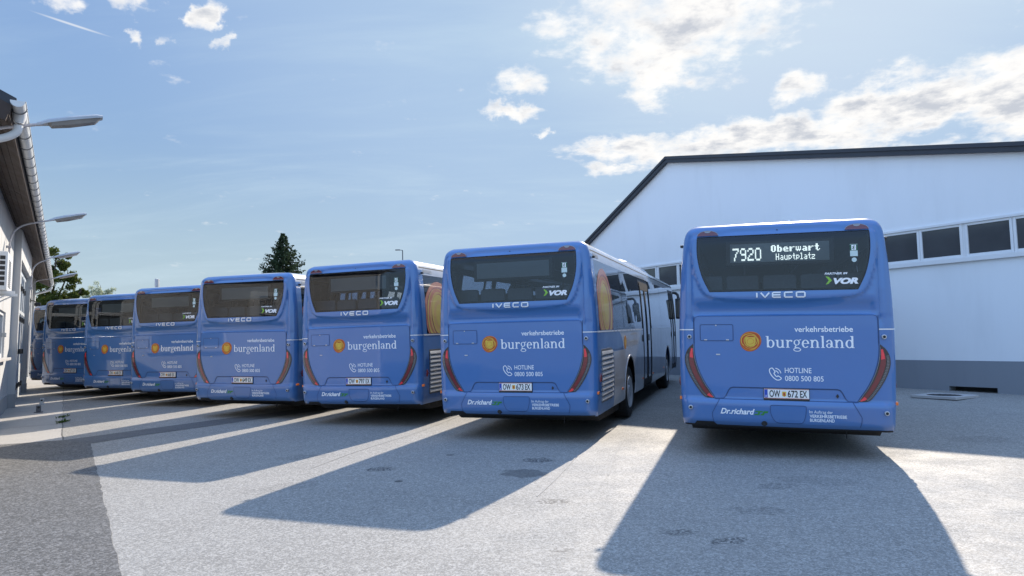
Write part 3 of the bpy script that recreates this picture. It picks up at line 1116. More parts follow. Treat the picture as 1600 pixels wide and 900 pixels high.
while y0 < S1:
    mb = MB()
    pts = [(GX + (GR + .006) * cos(pi + pi * i / n_), y0, GZ + (GR + .006) * sin(pi + pi * i / n_)) for i in range(n_ + 1)]
    mb.tube(pts, 0.006, 6)
    y0 += 0.62
    mb.build('gutter_bracket', 'bracket_steel', gut, smooth=True)
for (ys, xw) in ((S0 + .12, XN + .08), (S1 - .35, XF + .08)):
    mb = MB()
    pts = [(GX, ys, GZ - .06), (GX, ys, GZ - .20), (GX - .03, ys, GZ - .30), (GX - .14, ys, GZ - .38), (GX - .34, ys, GZ - .46), (xw + .02, ys, GZ - .56), (xw, ys, GZ - .7), (xw, ys, 0.25)]
    mb.tube(smooth_curve(pts, 5), 0.05, 12)
    mb.tube([(GX, ys, GZ - .02), (GX, ys, GZ - .10), (GX, ys, GZ - .16)], [.085, .075, .056], 14)
    mb.build('downpipe', 'white_metal', dp, smooth=True)


# lamps on the depot wall
def make_lamp(s_, wall):
    e = empty('wall_lamp', depot(wall, s_, 3.37), BROT)
    mb = MB()
    d0 = -wall
    pts = [(.06, 0, 0), (.06, 0, .45), (.075, 0, .62), (.13, 0, .78), (.24, 0, .90), (.40, 0, .985), (d0 + .50, 0, 1.06), (d0 + .68, 0, 1.115)]
    mb.tube(smooth_curve(pts, 5), .021, 10)
    for z_ in (.06, .40):
        mb.box(-.01, .09, -.035, .035, z_, z_ + .05, bev=.008)
    mb.build('arm', 'lamp_arm', e, smooth=True)
    hd = MB()
    sl_ = 0.29
    x0, x1 = d0 + .60, d0 + 1.34

    def hp(u, v, w_):
        return (x0 + u * (x1 - x0), v, 1.095 + u * (x1 - x0) * sl_ + w_)
    prof = [(0, .03, .02, -.02), (.08, .045, .035, -.02), (.16, .085, .05, -.015), (.5, .10, .06, -.012), (.9, .095, .052, -.012), (1.0, .07, .03, -.01)]
    vs = []
    for (u, hw, top, bot) in prof:
        for (a, b) in ((-1, 0), (-.9, .55), (-.5, .95), (0, 1), (.5, .95), (.9, .55), (1, 0)):
            vs.append(hp(u, a * hw, bot + (top - bot) * b))
    fs = [(i * 7 + k, i * 7 + (k + 1) % 7, (i + 1) * 7 + (k + 1) % 7, (i + 1) * 7 + k) for i in range(5) for k in range(7)]
    fs += [tuple(range(6, -1, -1)), tuple(35 + k for k in range(7))]
    hd.add(vs, fs)
    h_ = hd.build('lamp_head', 'lamp_grey', e, smooth=True)
    ln = MB()
    prof = [(.17, .05, -.03), (.22, .08, -.080), (.5, .088, -.095), (.88, .084, -.085), (.95, .05, -.03)]
    vs = []
    for (u, hw, bot) in prof:
        for (a, b) in ((-1, 0), (-.8, .7), (0, 1), (.8, .7), (1, 0)):
            vs.append(hp(u, a * hw, -.012 + (bot + .012) * b))
    fs = [(i * 5 + k, i * 5 + k + 1, (i + 1) * 5 + k + 1, (i + 1) * 5 + k) for i in range(4) for k in range(4)]
    ln.add(vs, fs)
    ln.build('lens', 'lamp_lens', h_, smooth=True)
    return e


LAMPS = [(-11.05, XN, 'nearest grey wall lamp, standing out beyond the gutter above the camera end of the workshop'),
         (-3.0, XN, 'second nearest wall lamp on a curved arm, above the air conditioner'),
         (4.6, 0.0, 'third wall lamp along the eaves, above the folding gate'),
         (12.2, XF, 'farthest wall lamp of the workshop, in front of the leafy tree')]
for (s_, w_, lab) in LAMPS:
    tag(make_lamp(s_, w_), lab, 'lamp', 'wall lamps along the workshop')

# air conditioner on the wall
ac = empty('air_conditioner', depot(XN, -7.72, 2.42), BROT)
tag(ac, 'white air conditioning unit with side vents on a wall bracket, at the left edge', 'air conditioner')
mb = MB()
mb.box(.05, .36, -.52, .52, .03, .66, bev=.02)
mb.build('casing', 'white_metal', ac, smooth=True)
mb = MB()
for c_ in range(3):
    for r_ in range(6):
        mb.box(.085 + c_ * .085, .155 + c_ * .085, -.524, -.516, .10 + r_ * .085, .160 + r_ * .085)
mb.build('side_vent', 'black_plastic', ac)
mb = MB()
for k in range(14):
    rr = .24
    z_ = .10 + k * .033
    mb.box(.358, .366, -.30, .22, z_, z_ + .012)
mb.build('front_grille', 'dark_metal', ac)
for y_ in (-.33, .33):
    mb = MB()
    mb.box(.0, .46, y_ - .02, y_ + .02, -.02, .025)
    mb.box(.0, .03, y_ - .02, y_ + .02, -.26, .025)
    mb.tube([(.02, y_, -.24), (.40, y_, -.01)], .012, 6)
    mb.build('bracket', 'white_metal', ac)

# small floodlight beyond the gate
fl = empty('floodlight', depot(0.0, 5.9, 3.0), BROT)
tag(fl, 'small black floodlight on the pier beyond the workshop gate', 'floodlight')
mb = MB()
mb.box(.12, .30, -.10, .10, -.06, .05, bev=.02)
mb.build('housing', 'black_plastic', fl, smooth=True)
mb = MB()
mb.tube([(0, 0, .12), (.12, 0, .10), (.2, 0, .04)], .015, 8)
mb.box(-.005, .03, -.05, .05, .05, .18)
mb.build('mount', 'black_plastic', fl)
# door stops on the slab
for (off_, s_, dark, lab) in ((.56, -2.2, 1, 'dark steel door stop on the slab edge, nearer to the camera'), (.57, .05, 0, 'pale steel door stop with round hole, farther along the slab edge')):
    e = empty('door_stop', depot_floor(off_, s_, .003), (0, 0, BROT.z))
    tag(e, lab, 'door stop', 'door stops in front of the workshop gate')
    mb = MB()
    mb.box(-.09, .09, -.07, .07, 0, .02, bev=.004)
    mb.build('base_plate', 'dark_metal' if dark else 'galvanised', e)
    mb = MB()
    mb.box(-.05, .05, -.04, .04, .02, .17, bev=.012)
    u_ = mb.build('upright', 'dark_metal' if dark else 'galvanised', e)
    mb = MB()
    mb.lathe([(-.045, .0), (-.045, .026), (-.040, .026)], 14, 'Y', (0, 0, .125))
    mb.build('hole', 'black_rubber', u_)


# weeds growing in the joint
def weed(loc, h, n, lab):
    mb = MB()
    for i in range(n):
        a = random.uniform(0, 2 * pi)
        l = random.uniform(.35, 1.0) * h
        b = Vector((cos(a) * random.uniform(0, .03), sin(a) * random.uniform(0, .22), 0))
        tip = b + Vector((cos(a) * l * .8, sin(a) * l * .8, l * random.uniform(.3, 1)))
        sd_ = Vector((-sin(a), cos(a), 0)) * l * .16
        mid_ = b.lerp(tip, .55) + Vector((0, 0, l * .15))
        mb.add([b, mid_ + sd_, tip, mid_ - sd_], [(0, 1, 2, 3)])
    o_ = mb.build('weed', 'weed_leaves', fix=False)
    o_.location = loc
    return tag(o_, lab, 'weed', 'weeds in the slab joint')


weed(depot_floor(1.04, -3.9, .005), .075, 60, 'upper small green weed in the slab joint left of the repair strip')
weed(depot_floor(1.04, -5.0, .005), .09, 80, 'larger green weed in the slab joint, nearest to the dark asphalt')


# ---------------------------------------------------------------- the bus
LEN = 11.7
WT = [(.28, 1.235), (.36, 1.25), (.6, 1.265), (1.0, 1.275), (1.52, 1.275), (1.9, 1.262), (2.3, 1.237), (2.6, 1.207), (2.72, 1.190), (2.78, 1.172), (2.82, 1.150), (2.855, 1.115), (2.875, 1.075), (2.89, 1.02)]
BT = [(.28, .05), (.31, .012), (.36, -.022), (.58, -.030), (.625, -.012), (.64, .0), (1.69, .0), (1.705, .030), (1.75, .040), (1.82, .026), (1.88, -.004), (1.93, -.012), (2.02, -.004), (2.73, .030), (2.78, .024), (2.82, .030), (2.85, .05), (2.875, .09), (2.89, .14)]
CR = 0.15


def wz(z):
    return lerp_table(WT, z)


def P(x, z):
    """x position on the rear -> developed coordinate"""
    w_ = wz(z)
    a = abs(x)
    if a <= w_ - CR:
        return x
    th = math.asin(min(1, (a - (w_ - CR)) / CR))
    return math.copysign(w_ - CR + CR * th, x)


SUR = [(-1.04, 2.82), (-1.09, 2.60), (-1.075, 2.40), (-1.02, 2.17), (-.95, 2.01), (-.84, 1.940), (-.6, 1.905), (0, 1.882), (.6, 1.905), (.84, 1.940), (.95, 2.01), (1.02, 2.17), (1.075, 2.40), (1.09, 2.60), (1.04, 2.82)]
SURP = [(P(x, z), z) for x, z in smooth_curve(SUR, 4)]


def rear(p, z, off=0.0):
    w_ = wz(z)
    a = abs(p)
    sg = 1 if p >= 0 else -1
    b = lerp_table(BT, z)
    s0 = w_ - CR
    # concave shelf fades out towards the corner pillars
    if 1.69 < z < 2.0:
        b = b * (1 - sst(1.00, 1.10, a)) - .004 * sst(1.0, 1.1, a)
    if .63 < z < 2.78:
        q = -dist_poly(SURP, p, z) if inside(SURP, p, z) else dist_poly(SURP, p, z)
        b -= .030 * (1 - sst(-.004, .016, q)) * (1 - sst(2.70, 2.78, z))
        b += .020 * math.exp(-((a - 1.100) / .020) ** 2) * sst(1.52, 1.66, z) * (1 - sst(2.30, 2.62, z))
        b += .014 * math.exp(-((a - 1.215) / .020) ** 2) * sst(1.54, 1.70, z) * (1 - sst(2.20, 2.55, z))
    b += .022 * math.exp(-((z - 2.795) / .026) ** 2) * (1 - sst(.50, .74, a))
    b += .022 * (min(a, 1.1) / 1.1) ** 2 - .011
    if a <= s0:
        th = 0
        x, d = p, 0
    else:
        th = min(pi / 2, (a - s0) / CR)
        x, d = sg * (s0 + CR * sin(th)), CR * (1 - cos(th))
        b = b * cos(th)
    x += sg * off * sin(th)
    d = d + b - off * cos(th)
    return (x, d, z)


def rearx(x, z, off=0.0):
    return rear(P(x, z), z, off)


def toP(poly):
    return [(P(x, z), z) for x, z in poly]


def mirror(poly):
    return [(-x, z) for x, z in poly][::-1]


# outlines on the rear, x positive half given from above
WIN_R = smooth_curve([(1.012, 2.727), (1.018, 2.60), (1.014, 2.48), (.990, 2.33), (.945, 2.175), (.866, 2.006)], 4)
WIN = [(-x, z) for x, z in WIN_R[::-1]] + [(x, z) for x, z in WIN_R]
WIN = WIN[:]                                     # left bottom .. left top, right top .. right bottom
INNER = smooth_curve([(1.090, 1.335), (1.083, 1.20), (1.058, 1.074), (1.016, .948), (.950, .813), (.890, .722), (.835, .638)], 4)
OUTER = smooth_curve([(1.090, 1.335), (1.150, 1.275), (1.188, 1.19), (1.193, 1.092), (1.164, .984), (1.116, .876), (1.050, .768), (.985, .680), (.935, .645), (.835, .638)], 4)
LIGHT_R = INNER[:-1] + OUTER[:0:-1]
LID = [(-1.073, 1.689), (1.073, 1.689)]
lid_r = [(1.073, 1.335)] + [(x - .012, z) for x, z in INNER[1:]]
LID_POLY = [(-1.030, 1.689), (1.030, 1.689), (1.062, 1.678), (1.073, 1.645)] + lid_r + [(.722, .640), (.700, .665), (.662, .745), (.640, .775), (.605, .785)] + \
    [(-.605, .785), (-.640, .775), (-.662, .745), (-.700, .665), (-.722, .640)] + [(-x, z) for x, z in lid_r[::-1]] + [(-1.073, 1.645), (-1.062, 1.678)]
BUMP_C = [(-.77, .632), (.77, .632), (.866, .450), (.862, .40), (.846, .345), (-.846, .345), (-.862, .40), (-.866, .450)]

bus = empty('city_bus')
# --- rear shell
mb = MB()
top = 2.89
left = [(-(wz(z) - CR + CR * pi / 2), z) for z in [.28 + (top - .28) * i / 60 for i in range(61)]]
DOM = left + [(-x, z) for x, z in left[::-1]]
winp, lidp, bumpp = toP(WIN), toP(LID_POLY), toP(BUMP_C)
region(mb, [DOM], [winp, lidp, bumpp], rear, 0.026, 0.0, 0, extra=[SURP[2:-2]])
mb.build('rear_panel', 'blue_paint', bus, smooth=True, sharp=50)
mb = MB()
slab(mb, lidp, rear, 0.04, 0.004, 0.03)
lid = mb.build('engine_lid', 'blue_paint', bus, smooth=True, sharp=50)
mb = MB()
slab(mb, bumpp, rear, 0.035, 0.003, 0.03)
bumper = mb.build('rear_bumper', 'blue_paint', bus, smooth=True, sharp=50)
# seams
mb = MB()
ribbon(mb, lidp, .008, rear, .0055, .03, closed=True)
sm = mb.build('seam', 'seam_dark', lid)
mb = MB()
ribbon(mb, toP([(-.846, .330), (-.862, .40), (-.866, .450), (-.77, .632), (.77, .632), (.866, .450), (.862, .40), (.846, .330)]), .008, rear, .0048, .03)
ribbon(mb, toP([(-.835, .633), (-.77, .632)]), .010, rear, .0046, .03)
ribbon(mb, toP([(.835, .633), (.77, .632)]), .010, rear, .0046, .03)
mb.build('seam', 'seam_dark', bumper)
for s_ in (-1, 1):
    mb = MB()
    ribbon(mb, [(P(s_ * 1.085, 1.517), 1.517), (s_ * (wz(1.517) - CR + CR * pi / 2), 1.517)], .014, rear, .004, .03)
    mb.build('corner_trim', 'chrome_letter', bus)
for s_ in (-1, 1):
    mb = MB()
    ribbon(mb, toP([(s_ * 1.082, 1.69), (s_ * 1.082, 1.34)]), .008, rear, .0035, .03)
    mb.build('corner_seam', 'seam_dark', bus)
# inner skin so the shell is not see-through
mb = MB()
mb.box(-1.08, 1.08, .10, .13, .34, 1.95)
mb.build('engine_bulkhead', 'underbody_black', bus)

# --- rear window
mb = MB()
region(mb, [winp], [], rear, 0.05, -0.002)
rw = mb.build('rear_window', 'rear_glass', bus, smooth=True)


def shrink(poly, cx_, cz_, dx, dz):
    xs = [abs(x) for x, z in poly]
    w_ = max(xs)
    zs = [z for x, z in poly]
    h_ = (max(zs) - min(zs)) / 2
    mz = (max(zs) + min(zs)) / 2
    return [(x * (1 - dx / w_), mz + (z - mz) * (1 - dz / h_)) for x, z in poly]


mb = MB()
region(mb, [winp], [toP(shrink(WIN, 0, 0, .030, .026))], rear, 0.05, -0.006)
mb.build('border', 'black_plastic', rw)
mb = MB()
ribbon(mb, winp, .009, rear, .0015, .03, closed=True)
mb.build('seal', 'black_rubber', rw)
# exit sticker
st = MB()
zc = lambda Y: 1.517 - (Y - 462) / 307
xc = lambda X: (X - 432) / 330
slab(st, [(.795, 2.410), (.880, 2.410), (.880, 2.560), (.795, 2.560)], rearx, .05, .0015, .002, 0)
slab(st, [(.795, 2.480), (.880, 2.480), (.880, 2.556), (.795, 2.556)], rearx, .05, .0026, .001, 1)
slab(st, [(.812, 2.486), (.863, 2.486), (.863, 2.550), (.812, 2.550)], rearx, .05, .0036, .001, 2)
# running figure
for pts, w_ in (([(.838, 2.532), (.834, 2.512)], .012), ([(.834, 2.514), (.842, 2.503), (.836, 2.490)], .008), ([(.834, 2.512), (.825, 2.503), (.818, 2.503)], .008), ([(.845, 2.526), (.852, 2.518)], .006), ([(.836, 2.527), (.826, 2.522), (.822, 2.530)], .006)):
    ribbon(st, pts, w_, rearx, .0046, .02, mi=1)
slab(st, ell(.842, 2.541, .006, .006, 10), rearx, .05, .0046, .001, 1)
slab(st, ell(.838, 2.366, .028, .028, 20), rearx, .05, .0015, .001, 0)
st.build('exit_sticker', ['sticker_pale', 'exit_green', 'white_vinyl'], rw)
# partner sticker
st = MB()
text_on(st, 'PARTNER IM', xc(597), xc(682), zc(255), .024, rearx, .0016, .03, .25)
text_on(st, 'VOR', xc(630), xc(720), zc(290), .064, rearx, .0016, .06, .28)
slab(st, [(xc(600), zc(293)), (xc(612), zc(277)), (xc(600), zc(261)), (xc(613), zc(264)), (xc(624), zc(277)), (xc(611), zc(290))], rearx, .05, .0016, .001, 1)
st.build('partner_sticker', ['white_vinyl', 'lime_vinyl'], rw)

# --- maker's letters under the window
mb = MB()
H0, H1, HW = 1.914, 1.990, .018
xs0 = -.300
lt = {'I': [[(0, 0), (0, 1)]], 'V': [[(0, 1), (.5, 0), (1, 1)]], 'E': [[(1, 1), (.12, 1), (0, .9), (0, .1), (.12, 0), (1, 0)], [(.0, .5), (.95, .5)]],
      'C': [[(1, 1), (.12, 1), (0, .88), (0, .12), (.12, 0), (1, 0)]], 'O': [[(.12, 1), (.88, 1), (1, .88), (1, .12), (.88, 0), (.12, 0), (0, .12), (0, .88), (.12, 1)]]}
for ch, a, b in (('I', -.292, -.292), ('V', -.245, -.145), ('E', -.105, -.010), ('C', .035, .128), ('O', .172, .268)):
    for k, pl_ in enumerate(lt[ch]):
        ribbon(mb, [(a + u * (b - a), H0 + .008 + v * (H1 - H0 - .016)) for u, v in pl_], HW, rearx, .016 + .0006 * k, .03, height=.014)
mb.build('badge_letters', 'chrome_letter', bus)

# --- roof marker lights
for s_ in (-1, 1):
    A = [(s_ * x, z) for x, z in ell(.880, 2.744, .132, .068, 20, 0, 180)]
    mb = MB()
    slab(mb, toP(A), rear, .03, .014, .02)
    ml = mb.build('marker_light', 'marker_red', bus, smooth=True)
    ml['label'] = 'red crescent marker light'
    mb = MB()
    slab(mb, toP([(s_ * x, z) for x, z in ell(.880, 2.806, .040, .026, 14, 180, 360)]), rear, .03, .018, .004)
    mb.build('reflector', 'lens_clear', ml, smooth=True)
    mb = MB()
    ribbon(mb, toP(A), .005, rear, .0150, .03)
    mb.build('rim', 'lens_clear', ml)
mb = MB()
slab(mb, ell(-.03, 2.785, .010, .008, 10), rearx, .05, .006, .004)
mb.build('camera_eye', 'black_plastic', bus)

# --- tail lights
for s_ in (-1, 1):
    def sx(poly):
        return toP([(s_ * x, z) for x, z in poly])
    mb = MB()
    slab(mb, sx(LIGHT_R), rear, .03, .010, .02)
    tl = mb.build('tail_light', 'lamp_housing', bus, smooth=True, sharp=40)
    n = len(INNER)

    def between(f0, f1, a, b):
        """band of the lamp between fractions a and b of its width, f0..f1 of its length"""
        pin, pout = [], []
        for i in range(21):
            f_ = f0 + (f1 - f0) * i / 20
            qi = INNER[min(n - 1, int(f_ * (n - 1)))]
            k_ = f_ * (len(OUTER) - 1)
            j = min(len(OUTER) - 2, int(k_))
            qo = tuple(OUTER[j][c_] + (OUTER[j + 1][c_] - OUTER[j][c_]) * (k_ - j) for c_ in (0, 1))
            ki = f_ * (n - 1)
            j = min(n - 2, int(ki))
            qi = tuple(INNER[j][c_] + (INNER[j + 1][c_] - INNER[j][c_]) * (ki - j) for c_ in (0, 1))
            pin.append(tuple(qi[c_] + (qo[c_] - qi[c_]) * a for c_ in (0, 1)))
            pout.append(tuple(qi[c_] + (qo[c_] - qi[c_]) * b for c_ in (0, 1)))
        return pin + pout[::-1]
    mb = MB()
    slab(mb, sx(between(.10, .94, .16, .60)), rear, .03, .0125, .003)
    mb.build('brake_lens', 'lens_dark_red', tl, smooth=True, sharp=40)
    mb = MB()
    slab(mb, sx(between(.09, .24, .16, .52)), rear, .03, .0140, .003)
    mb.build('light_segment', 'lens_red', tl)
    mb = MB()
    slab(mb, sx(between(.85, .955, .20, .62)), rear, .03, .0140, .003)
    mb.build('light_segment', 'lens_red', tl)
    mb = MB()
    for i in range(34):
        f_ = .20 + .66 * i / 33
        slab(mb, sx(between(f_, f_ + .013, .68, .90)), rear, .03, .0135, .003)
    mb.build('indicator_lens', 'led_strip', tl)
    mb = MB()
    ribbon(mb, sx([between(.05, .97, 0, .035)[i] for i in range(21)]), .004, rear, .0115, .03)
    mb.build('rim', 'lens_clear', tl)

# --- lettering on the engine lid
OFF = .0056


class Pen:
    """Roman lettering made of stems, bowls and serifs"""
    def __init__(s, mb, x0, zb, xh, sx, fn):
        s.mb, s.x0, s.zb, s.xh, s.sx, s.fn, s.k = mb, x0, zb, xh, sx, fn, 0

    def pt(s, u, v):
        return (s.x0 + u * s.sx, s.zb + v * s.xh)

    def off(s):
        s.k += 1
        return OFF + .00008 * (s.k % 12)

    def poly(s, pts):
        region(s.mb, [[s.pt(*q) for q in pts]], [], s.fn, .1, s.off())

    def stem(s, u, v0, v1, w_=.215, head=True, foot=True):
        s.poly([(u, v0), (u + w_, v0), (u + w_, v1), (u, v1)])
        if head:
            s.poly([(u - .14, v1 - .03), (u + .02, v1 - .16), (u + .02, v1), (u - .14, v1 - .005)])
        if foot:
            s.poly([(u - .12, 0), (u + w_ + .12, 0), (u + w_ + .12, .07), (u - .12, .07)])

    def ringp(s, cu, cv, ru, rv, wu, wv, a0=0, a1=360, n=32):
        out = [s.pt(cu + ru * cos(R_(a0 + (a1 - a0) * i / n)), cv + rv * sin(R_(a0 + (a1 - a0) * i / n))) for i in range(n + 1)]
        inn = [s.pt(cu + (ru - wu) * cos(R_(a0 + (a1 - a0) * i / n)), cv + (rv - wv) * sin(R_(a0 + (a1 - a0) * i / n))) for i in range(n + 1)]
        o_ = s.off()
        vs = [s.fn(u, v, o_) for u, v in out + inn]
        s.mb.add(vs, [(i, i + 1, n + 2 + i, n + 1 + i) for i in range(n)])


def roman(mb, word, x0, x1, zb, xh, fn):
    adv = {'b': 1.16, 'u': 1.22, 'r': .88, 'g': 1.02, 'e': .98, 'n': 1.24, 'l': .58, 'a': 1.02, 'd': 1.18}
    tot = sum(adv[c_] for c_ in word)
    k_ = (x1 - x0) / tot
    u0 = 0
    for c_ in word:
        p = Pen(mb, x0 + u0 * k_, zb, xh, k_, fn)
        if c_ == 'b':
            p.stem(.14, .03, 1.48, foot=False)
            p.ringp(.60, .5, .46, .52, .225, .09)
        elif c_ == 'u':
            p.stem(.16, .28, 1, foot=False)
            p.stem(.78, 0, 1, foot=False)
            p.poly([(.95, 0), (1.12, .0), (1.12, .06), (.95, .09)])
            p.ringp(.56, .32, .40, .35, .19, .12, 180, 345)
        elif c_ == 'r':
            p.stem(.16, 0, 1)
            p.ringp(.62, .66, .34, .34, .12, .13, 60, 180)
            p.poly(ell(.72, .86, .115, .115, 12))
        elif c_ == 'g':
            p.ringp(.46, .66, .37, .36, .16, .07)
            p.ringp(.50, -.24, .46, .25, .11, .085)
            p.poly([(.20, .12), (.33, .08), (.45, .32), (.34, .36)])
            p.poly([(.18, .10), (.75, .02), (.80, -.10), (.20, .0)])
            p.poly([(.68, .90), (.98, .96), (.98, 1.07), (.70, 1.0)])
        elif c_ == 'e':
            p.ringp(.48, .5, .44, .52, .22, .095, 0, 318)
            p.poly([(.2, .50), (.90, .50), (.90, .58), (.2, .58)])
        elif c_ == 'n':
            p.stem(.16, 0, 1)
            p.stem(.80, 0, .68, head=False)
            p.ringp(.62, .66, .37, .36, .19, .12, 0, 180)
        elif c_ == 'l':
            p.stem(.18, 0, 1.5)
        elif c_ == 'a':
            p.stem(.62, .08, .70, head=False, foot=False)
            p.ringp(.46, .68, .35, .34, .19, .09, 0, 150)
            p.poly(ell(.21, .78, .10, .10, 12))
            p.ringp(.42, .28, .34, .29, .17, .075)
            p.poly([(.78, .10), (1.0, .03), (1.0, .09), (.78, .2)])
        elif c_ == 'd':
            p.ringp(.50, .5, .45, .52, .225, .09)
            p.stem(.74, 0, 1.48, foot=False)
            p.poly([(.92, 0), (1.08, 0), (1.08, .06), (.92, .08)])
        u0 += adv[c_]


mb = MB()
text_on(mb, 'verkehrsbetriebe', .139, .800, 1.487, .066, rearx, OFF, .014)
mb.build('operator_lettering', 'white_vinyl', lid)
mb = MB()
roman(mb, 'burgenland', -.200, .822, 1.289, .098, rearx)
mb.build('name_lettering', 'white_vinyl', lid)
mb = MB()
text_on(mb, 'HOTLINE', .015, .322, .976, .062, rearx, OFF, .006)
mb.build('hotline_lettering', 'white_vinyl', lid)
mb = MB()
text_on(mb, '0800 500 805', .015, .456, .876, .062, rearx, OFF, .006)
mb.build('number_lettering', 'white_vinyl', lid)
mb = MB()
# handset
hs = smooth_curve([(-.145, 1.030), (-.163, 1.015), (-.160, .975), (-.130, .925), (-.090, .890), (-.060, .883), (-.035, .895), (-.030, .910), (-.065, .935), (-.082, .925), (-.112, .965), (-.100, .985), (-.128, 1.030), (-.145, 1.030)], 4)
ribbon(mb, hs, .011, rearx, OFF + .0003, .03)
for r_ in (.038, .068):
    ribbon(mb, ell(-.100, .962, r_, r_, 10, 5, 85), .010, rearx, OFF, .02)
mb.build('phone_symbol', 'white_vinyl', lid)
# sun emblem: loosely wound rings
mb = MB()
random.seed(3)


def blob(cx_, cz_, r_, n=40, am=.05, ph=0):
    return [(cx_ + r_ * (1 + am * sin(2 * a + ph) + am * .6 * sin(3 * a + 2 * ph)) * cos(a), cz_ + r_ * (1 + am * sin(2 * a + ph) + am * .6 * sin(3 * a + 2 * ph)) * sin(a)) for a in [2 * pi * i / n for i in range(n)]]


ec = (-.382, 1.367)
slab(mb, blob(ec[0], ec[1], .128, 40, .03, .4), rearx, .03, OFF, .002, 0)
for k, (r_, ph, mi) in enumerate(((.118, .2, 1), (.108, 1.6, 0), (.100, 2.6, 2), (.092, .9, 1), (.083, 2.0, 0), (.076, .3, 2))):
    ribbon(mb, blob(ec[0] + .006 * sin(ph * 2), ec[1] + .006 * cos(ph * 3), r_, 40, .05, ph), .0085, rearx, OFF + .0008 + .0004 * k, .03, closed=True, mi=mi)
slab(mb, [(ec[0] - .058, ec[1] + .052), (ec[0] + .060, ec[1] + .054), (ec[0] + .064, ec[1] - .005), (ec[0] + .045, ec[1] - .05), (ec[0], ec[1] - .066), (ec[0] - .045, ec[1] - .05), (ec[0] - .062, ec[1])], rearx, .03, OFF + .004, .002, 2)
ribbon(mb, blob(ec[0], ec[1], .038, 30, .08, 1.1), .006, rearx, OFF + .0048, .03, closed=True, mi=1)
mb.build('emblem', ['emblem_red', 'emblem_orange', 'emblem_yellow'], lid)
# hatch in the lid
hp_ = round_poly([(-.997, 1.375), (-.591, 1.375), (-.591, 1.581), (-.997, 1.581)], .02)
mb = MB()
slab(mb, hp_, rearx, .05, .0075, .003)
ht = mb.build('hatch', 'blue_paint', lid)
mb = MB()
ribbon(mb, hp_, .009, rearx, .0085, .03, closed=True)
mb.build('seam', 'seam_dark', ht)
mb = MB()
for x_ in (-.93, -.66):
    slab(mb, [(x_ - .018, 1.379), (x_ + .018, 1.379), (x_ + .018, 1.392), (x_ - .018, 1.392)], rearx, .05, .011, .004)
slab(mb, ell(-.80, 1.572, .010, .008, 10), rearx, .05, .011, .004)
mb.build('hinge', 'galvanised', ht)
mb = MB()
slab(mb, [(-.805, 1.190), (-.755, 1.190), (-.755, 1.205), (-.805, 1.205)], rearx, .05, .010, .006)
mb.build('latch', 'galvanised', lid)
# plate recess: dark line under its upper edge, drain lock
mb = MB()
ribbon(mb, toP([(-.72, .648), (-.695, .67), (-.655, .745), (-.635, .768), (-.60, .777), (.60, .777), (.635, .768), (.655, .745), (.695, .67), (.72, .648)]), .010, rear, .0025, .03)
mb.build('recess_edge', 'seam_dark', bus)
mb = MB()
slab(mb, [(.588, .700), (.606, .672), (.624, .700), (.606, .728)], rearx, .05, .008, .004)
mb.build('lock', 'black_plastic', bus)

# --- bumper lettering, tow cover
mb = MB()
text_on(mb, 'Dr.richard', -.764, -.352, .447, .066, rearx, .0045, .028, .30)
mb.build('company_lettering', 'white_vinyl', bumper)
mb = MB()
text_on(mb, 'Im Auftrag der', .280, .545, .487, .036, rearx, .0045, .0)
text_on(mb, 'VERKEHRSBETRIEBE', .284, .700, .434, .036, rearx, .0045, .014)
text_on(mb, 'BURGENLAND', .287, .562, .384, .036, rearx, .0045, .014)
mb.build('contract_lettering', 'white_vinyl', bumper)
mb = MB()
slab(mb, [(-.360, .440), (-.298, .440), (-.285, .478), (-.262, .478), (-.254, .494), (-.342, .494), (-.348, .480), (-.312, .480), (-.318, .456), (-.352, .456)], rearx, .05, .0045, .001)
slab(mb, [(-.285, .440), (-.245, .440), (-.232, .468), (-.200, .468), (-.190, .494), (-.245, .494), (-.268, .456), (-.280, .456)], rearx, .05, .0050, .001)
mb.build('green_logo', 'green_vinyl', bumper)
tw = round_poly([(-.168, .572), (.250, .572), (.240, .44), (.205, .352), (-.105, .352), (-.165, .45)], [.03, .03, .06, .05, .05, .06])
mb = MB()
slab(mb, tw, rearx, .05, .0055, .002)
tc_ = mb.build('tow_cover', 'blue_paint', bumper)
mb = MB()
ribbon(mb, tw, .008, rearx, .0066, .03, closed=True)
mb.build('seam', 'seam_dark', tc_)
mb = MB()
mb.lathe([(-.035, 0), (-.035, .030), (-.02, .036), (.03, .036)], 18, 'Y', (-.24, .0, .340))
mb.build('tow_eye', 'black_rubber', bumper, smooth=True)
mb = MB()
mb.lathe([(.14, .048), (-.005, .048), (-.005, .040), (.13, .040)], 18, 'Y', (-.93, .05, .325))
mb.build('exhaust_pipe', 'dark_metal', bus, smooth=True)
mb = MB()
slab(mb, toP([(-1.06, .338), (-.85, .338), (-.80, .285), (-1.10, .285)]), rear, .05, .004, .02)
mb.build('exhaust_cutout', 'black_rubber', bus)
mb = MB()
ribbon(mb, toP([(-1.21, .287), (-.4, .284), (.4, .284), (1.21, .287)]), .022, rear, .005, .05, height=.03)
mb.build('lower_lip', 'black_rubber', bus)
mb = MB()
mb.tube([(.72, .20, .32), (.715, .18, .16)], .008, 6)
mb.build('earth_strap', 'black_rubber', bus)
# parking sensors
for (x_, z_) in ((-1.135, 1.426), (1.135, 1.426), (-1.133, .514), (1.133, .514)):
    c_ = rearx(x_, z_, .0)
    mb = MB()
    mb.lathe([(.01, .030), (-.030, .027), (-.034, .022), (-.034, .016)], 16, 'Y', c_)
    sn = mb.build('parking_sensor', 'galvanised', bus, smooth=True)
    mb = MB()
    mb.lathe([(-.030, .019), (-.036, .016), (-.037, 0)], 14, 'Y', c_)
    mb.build('sensor_face', 'black_rubber', sn, smooth=True)


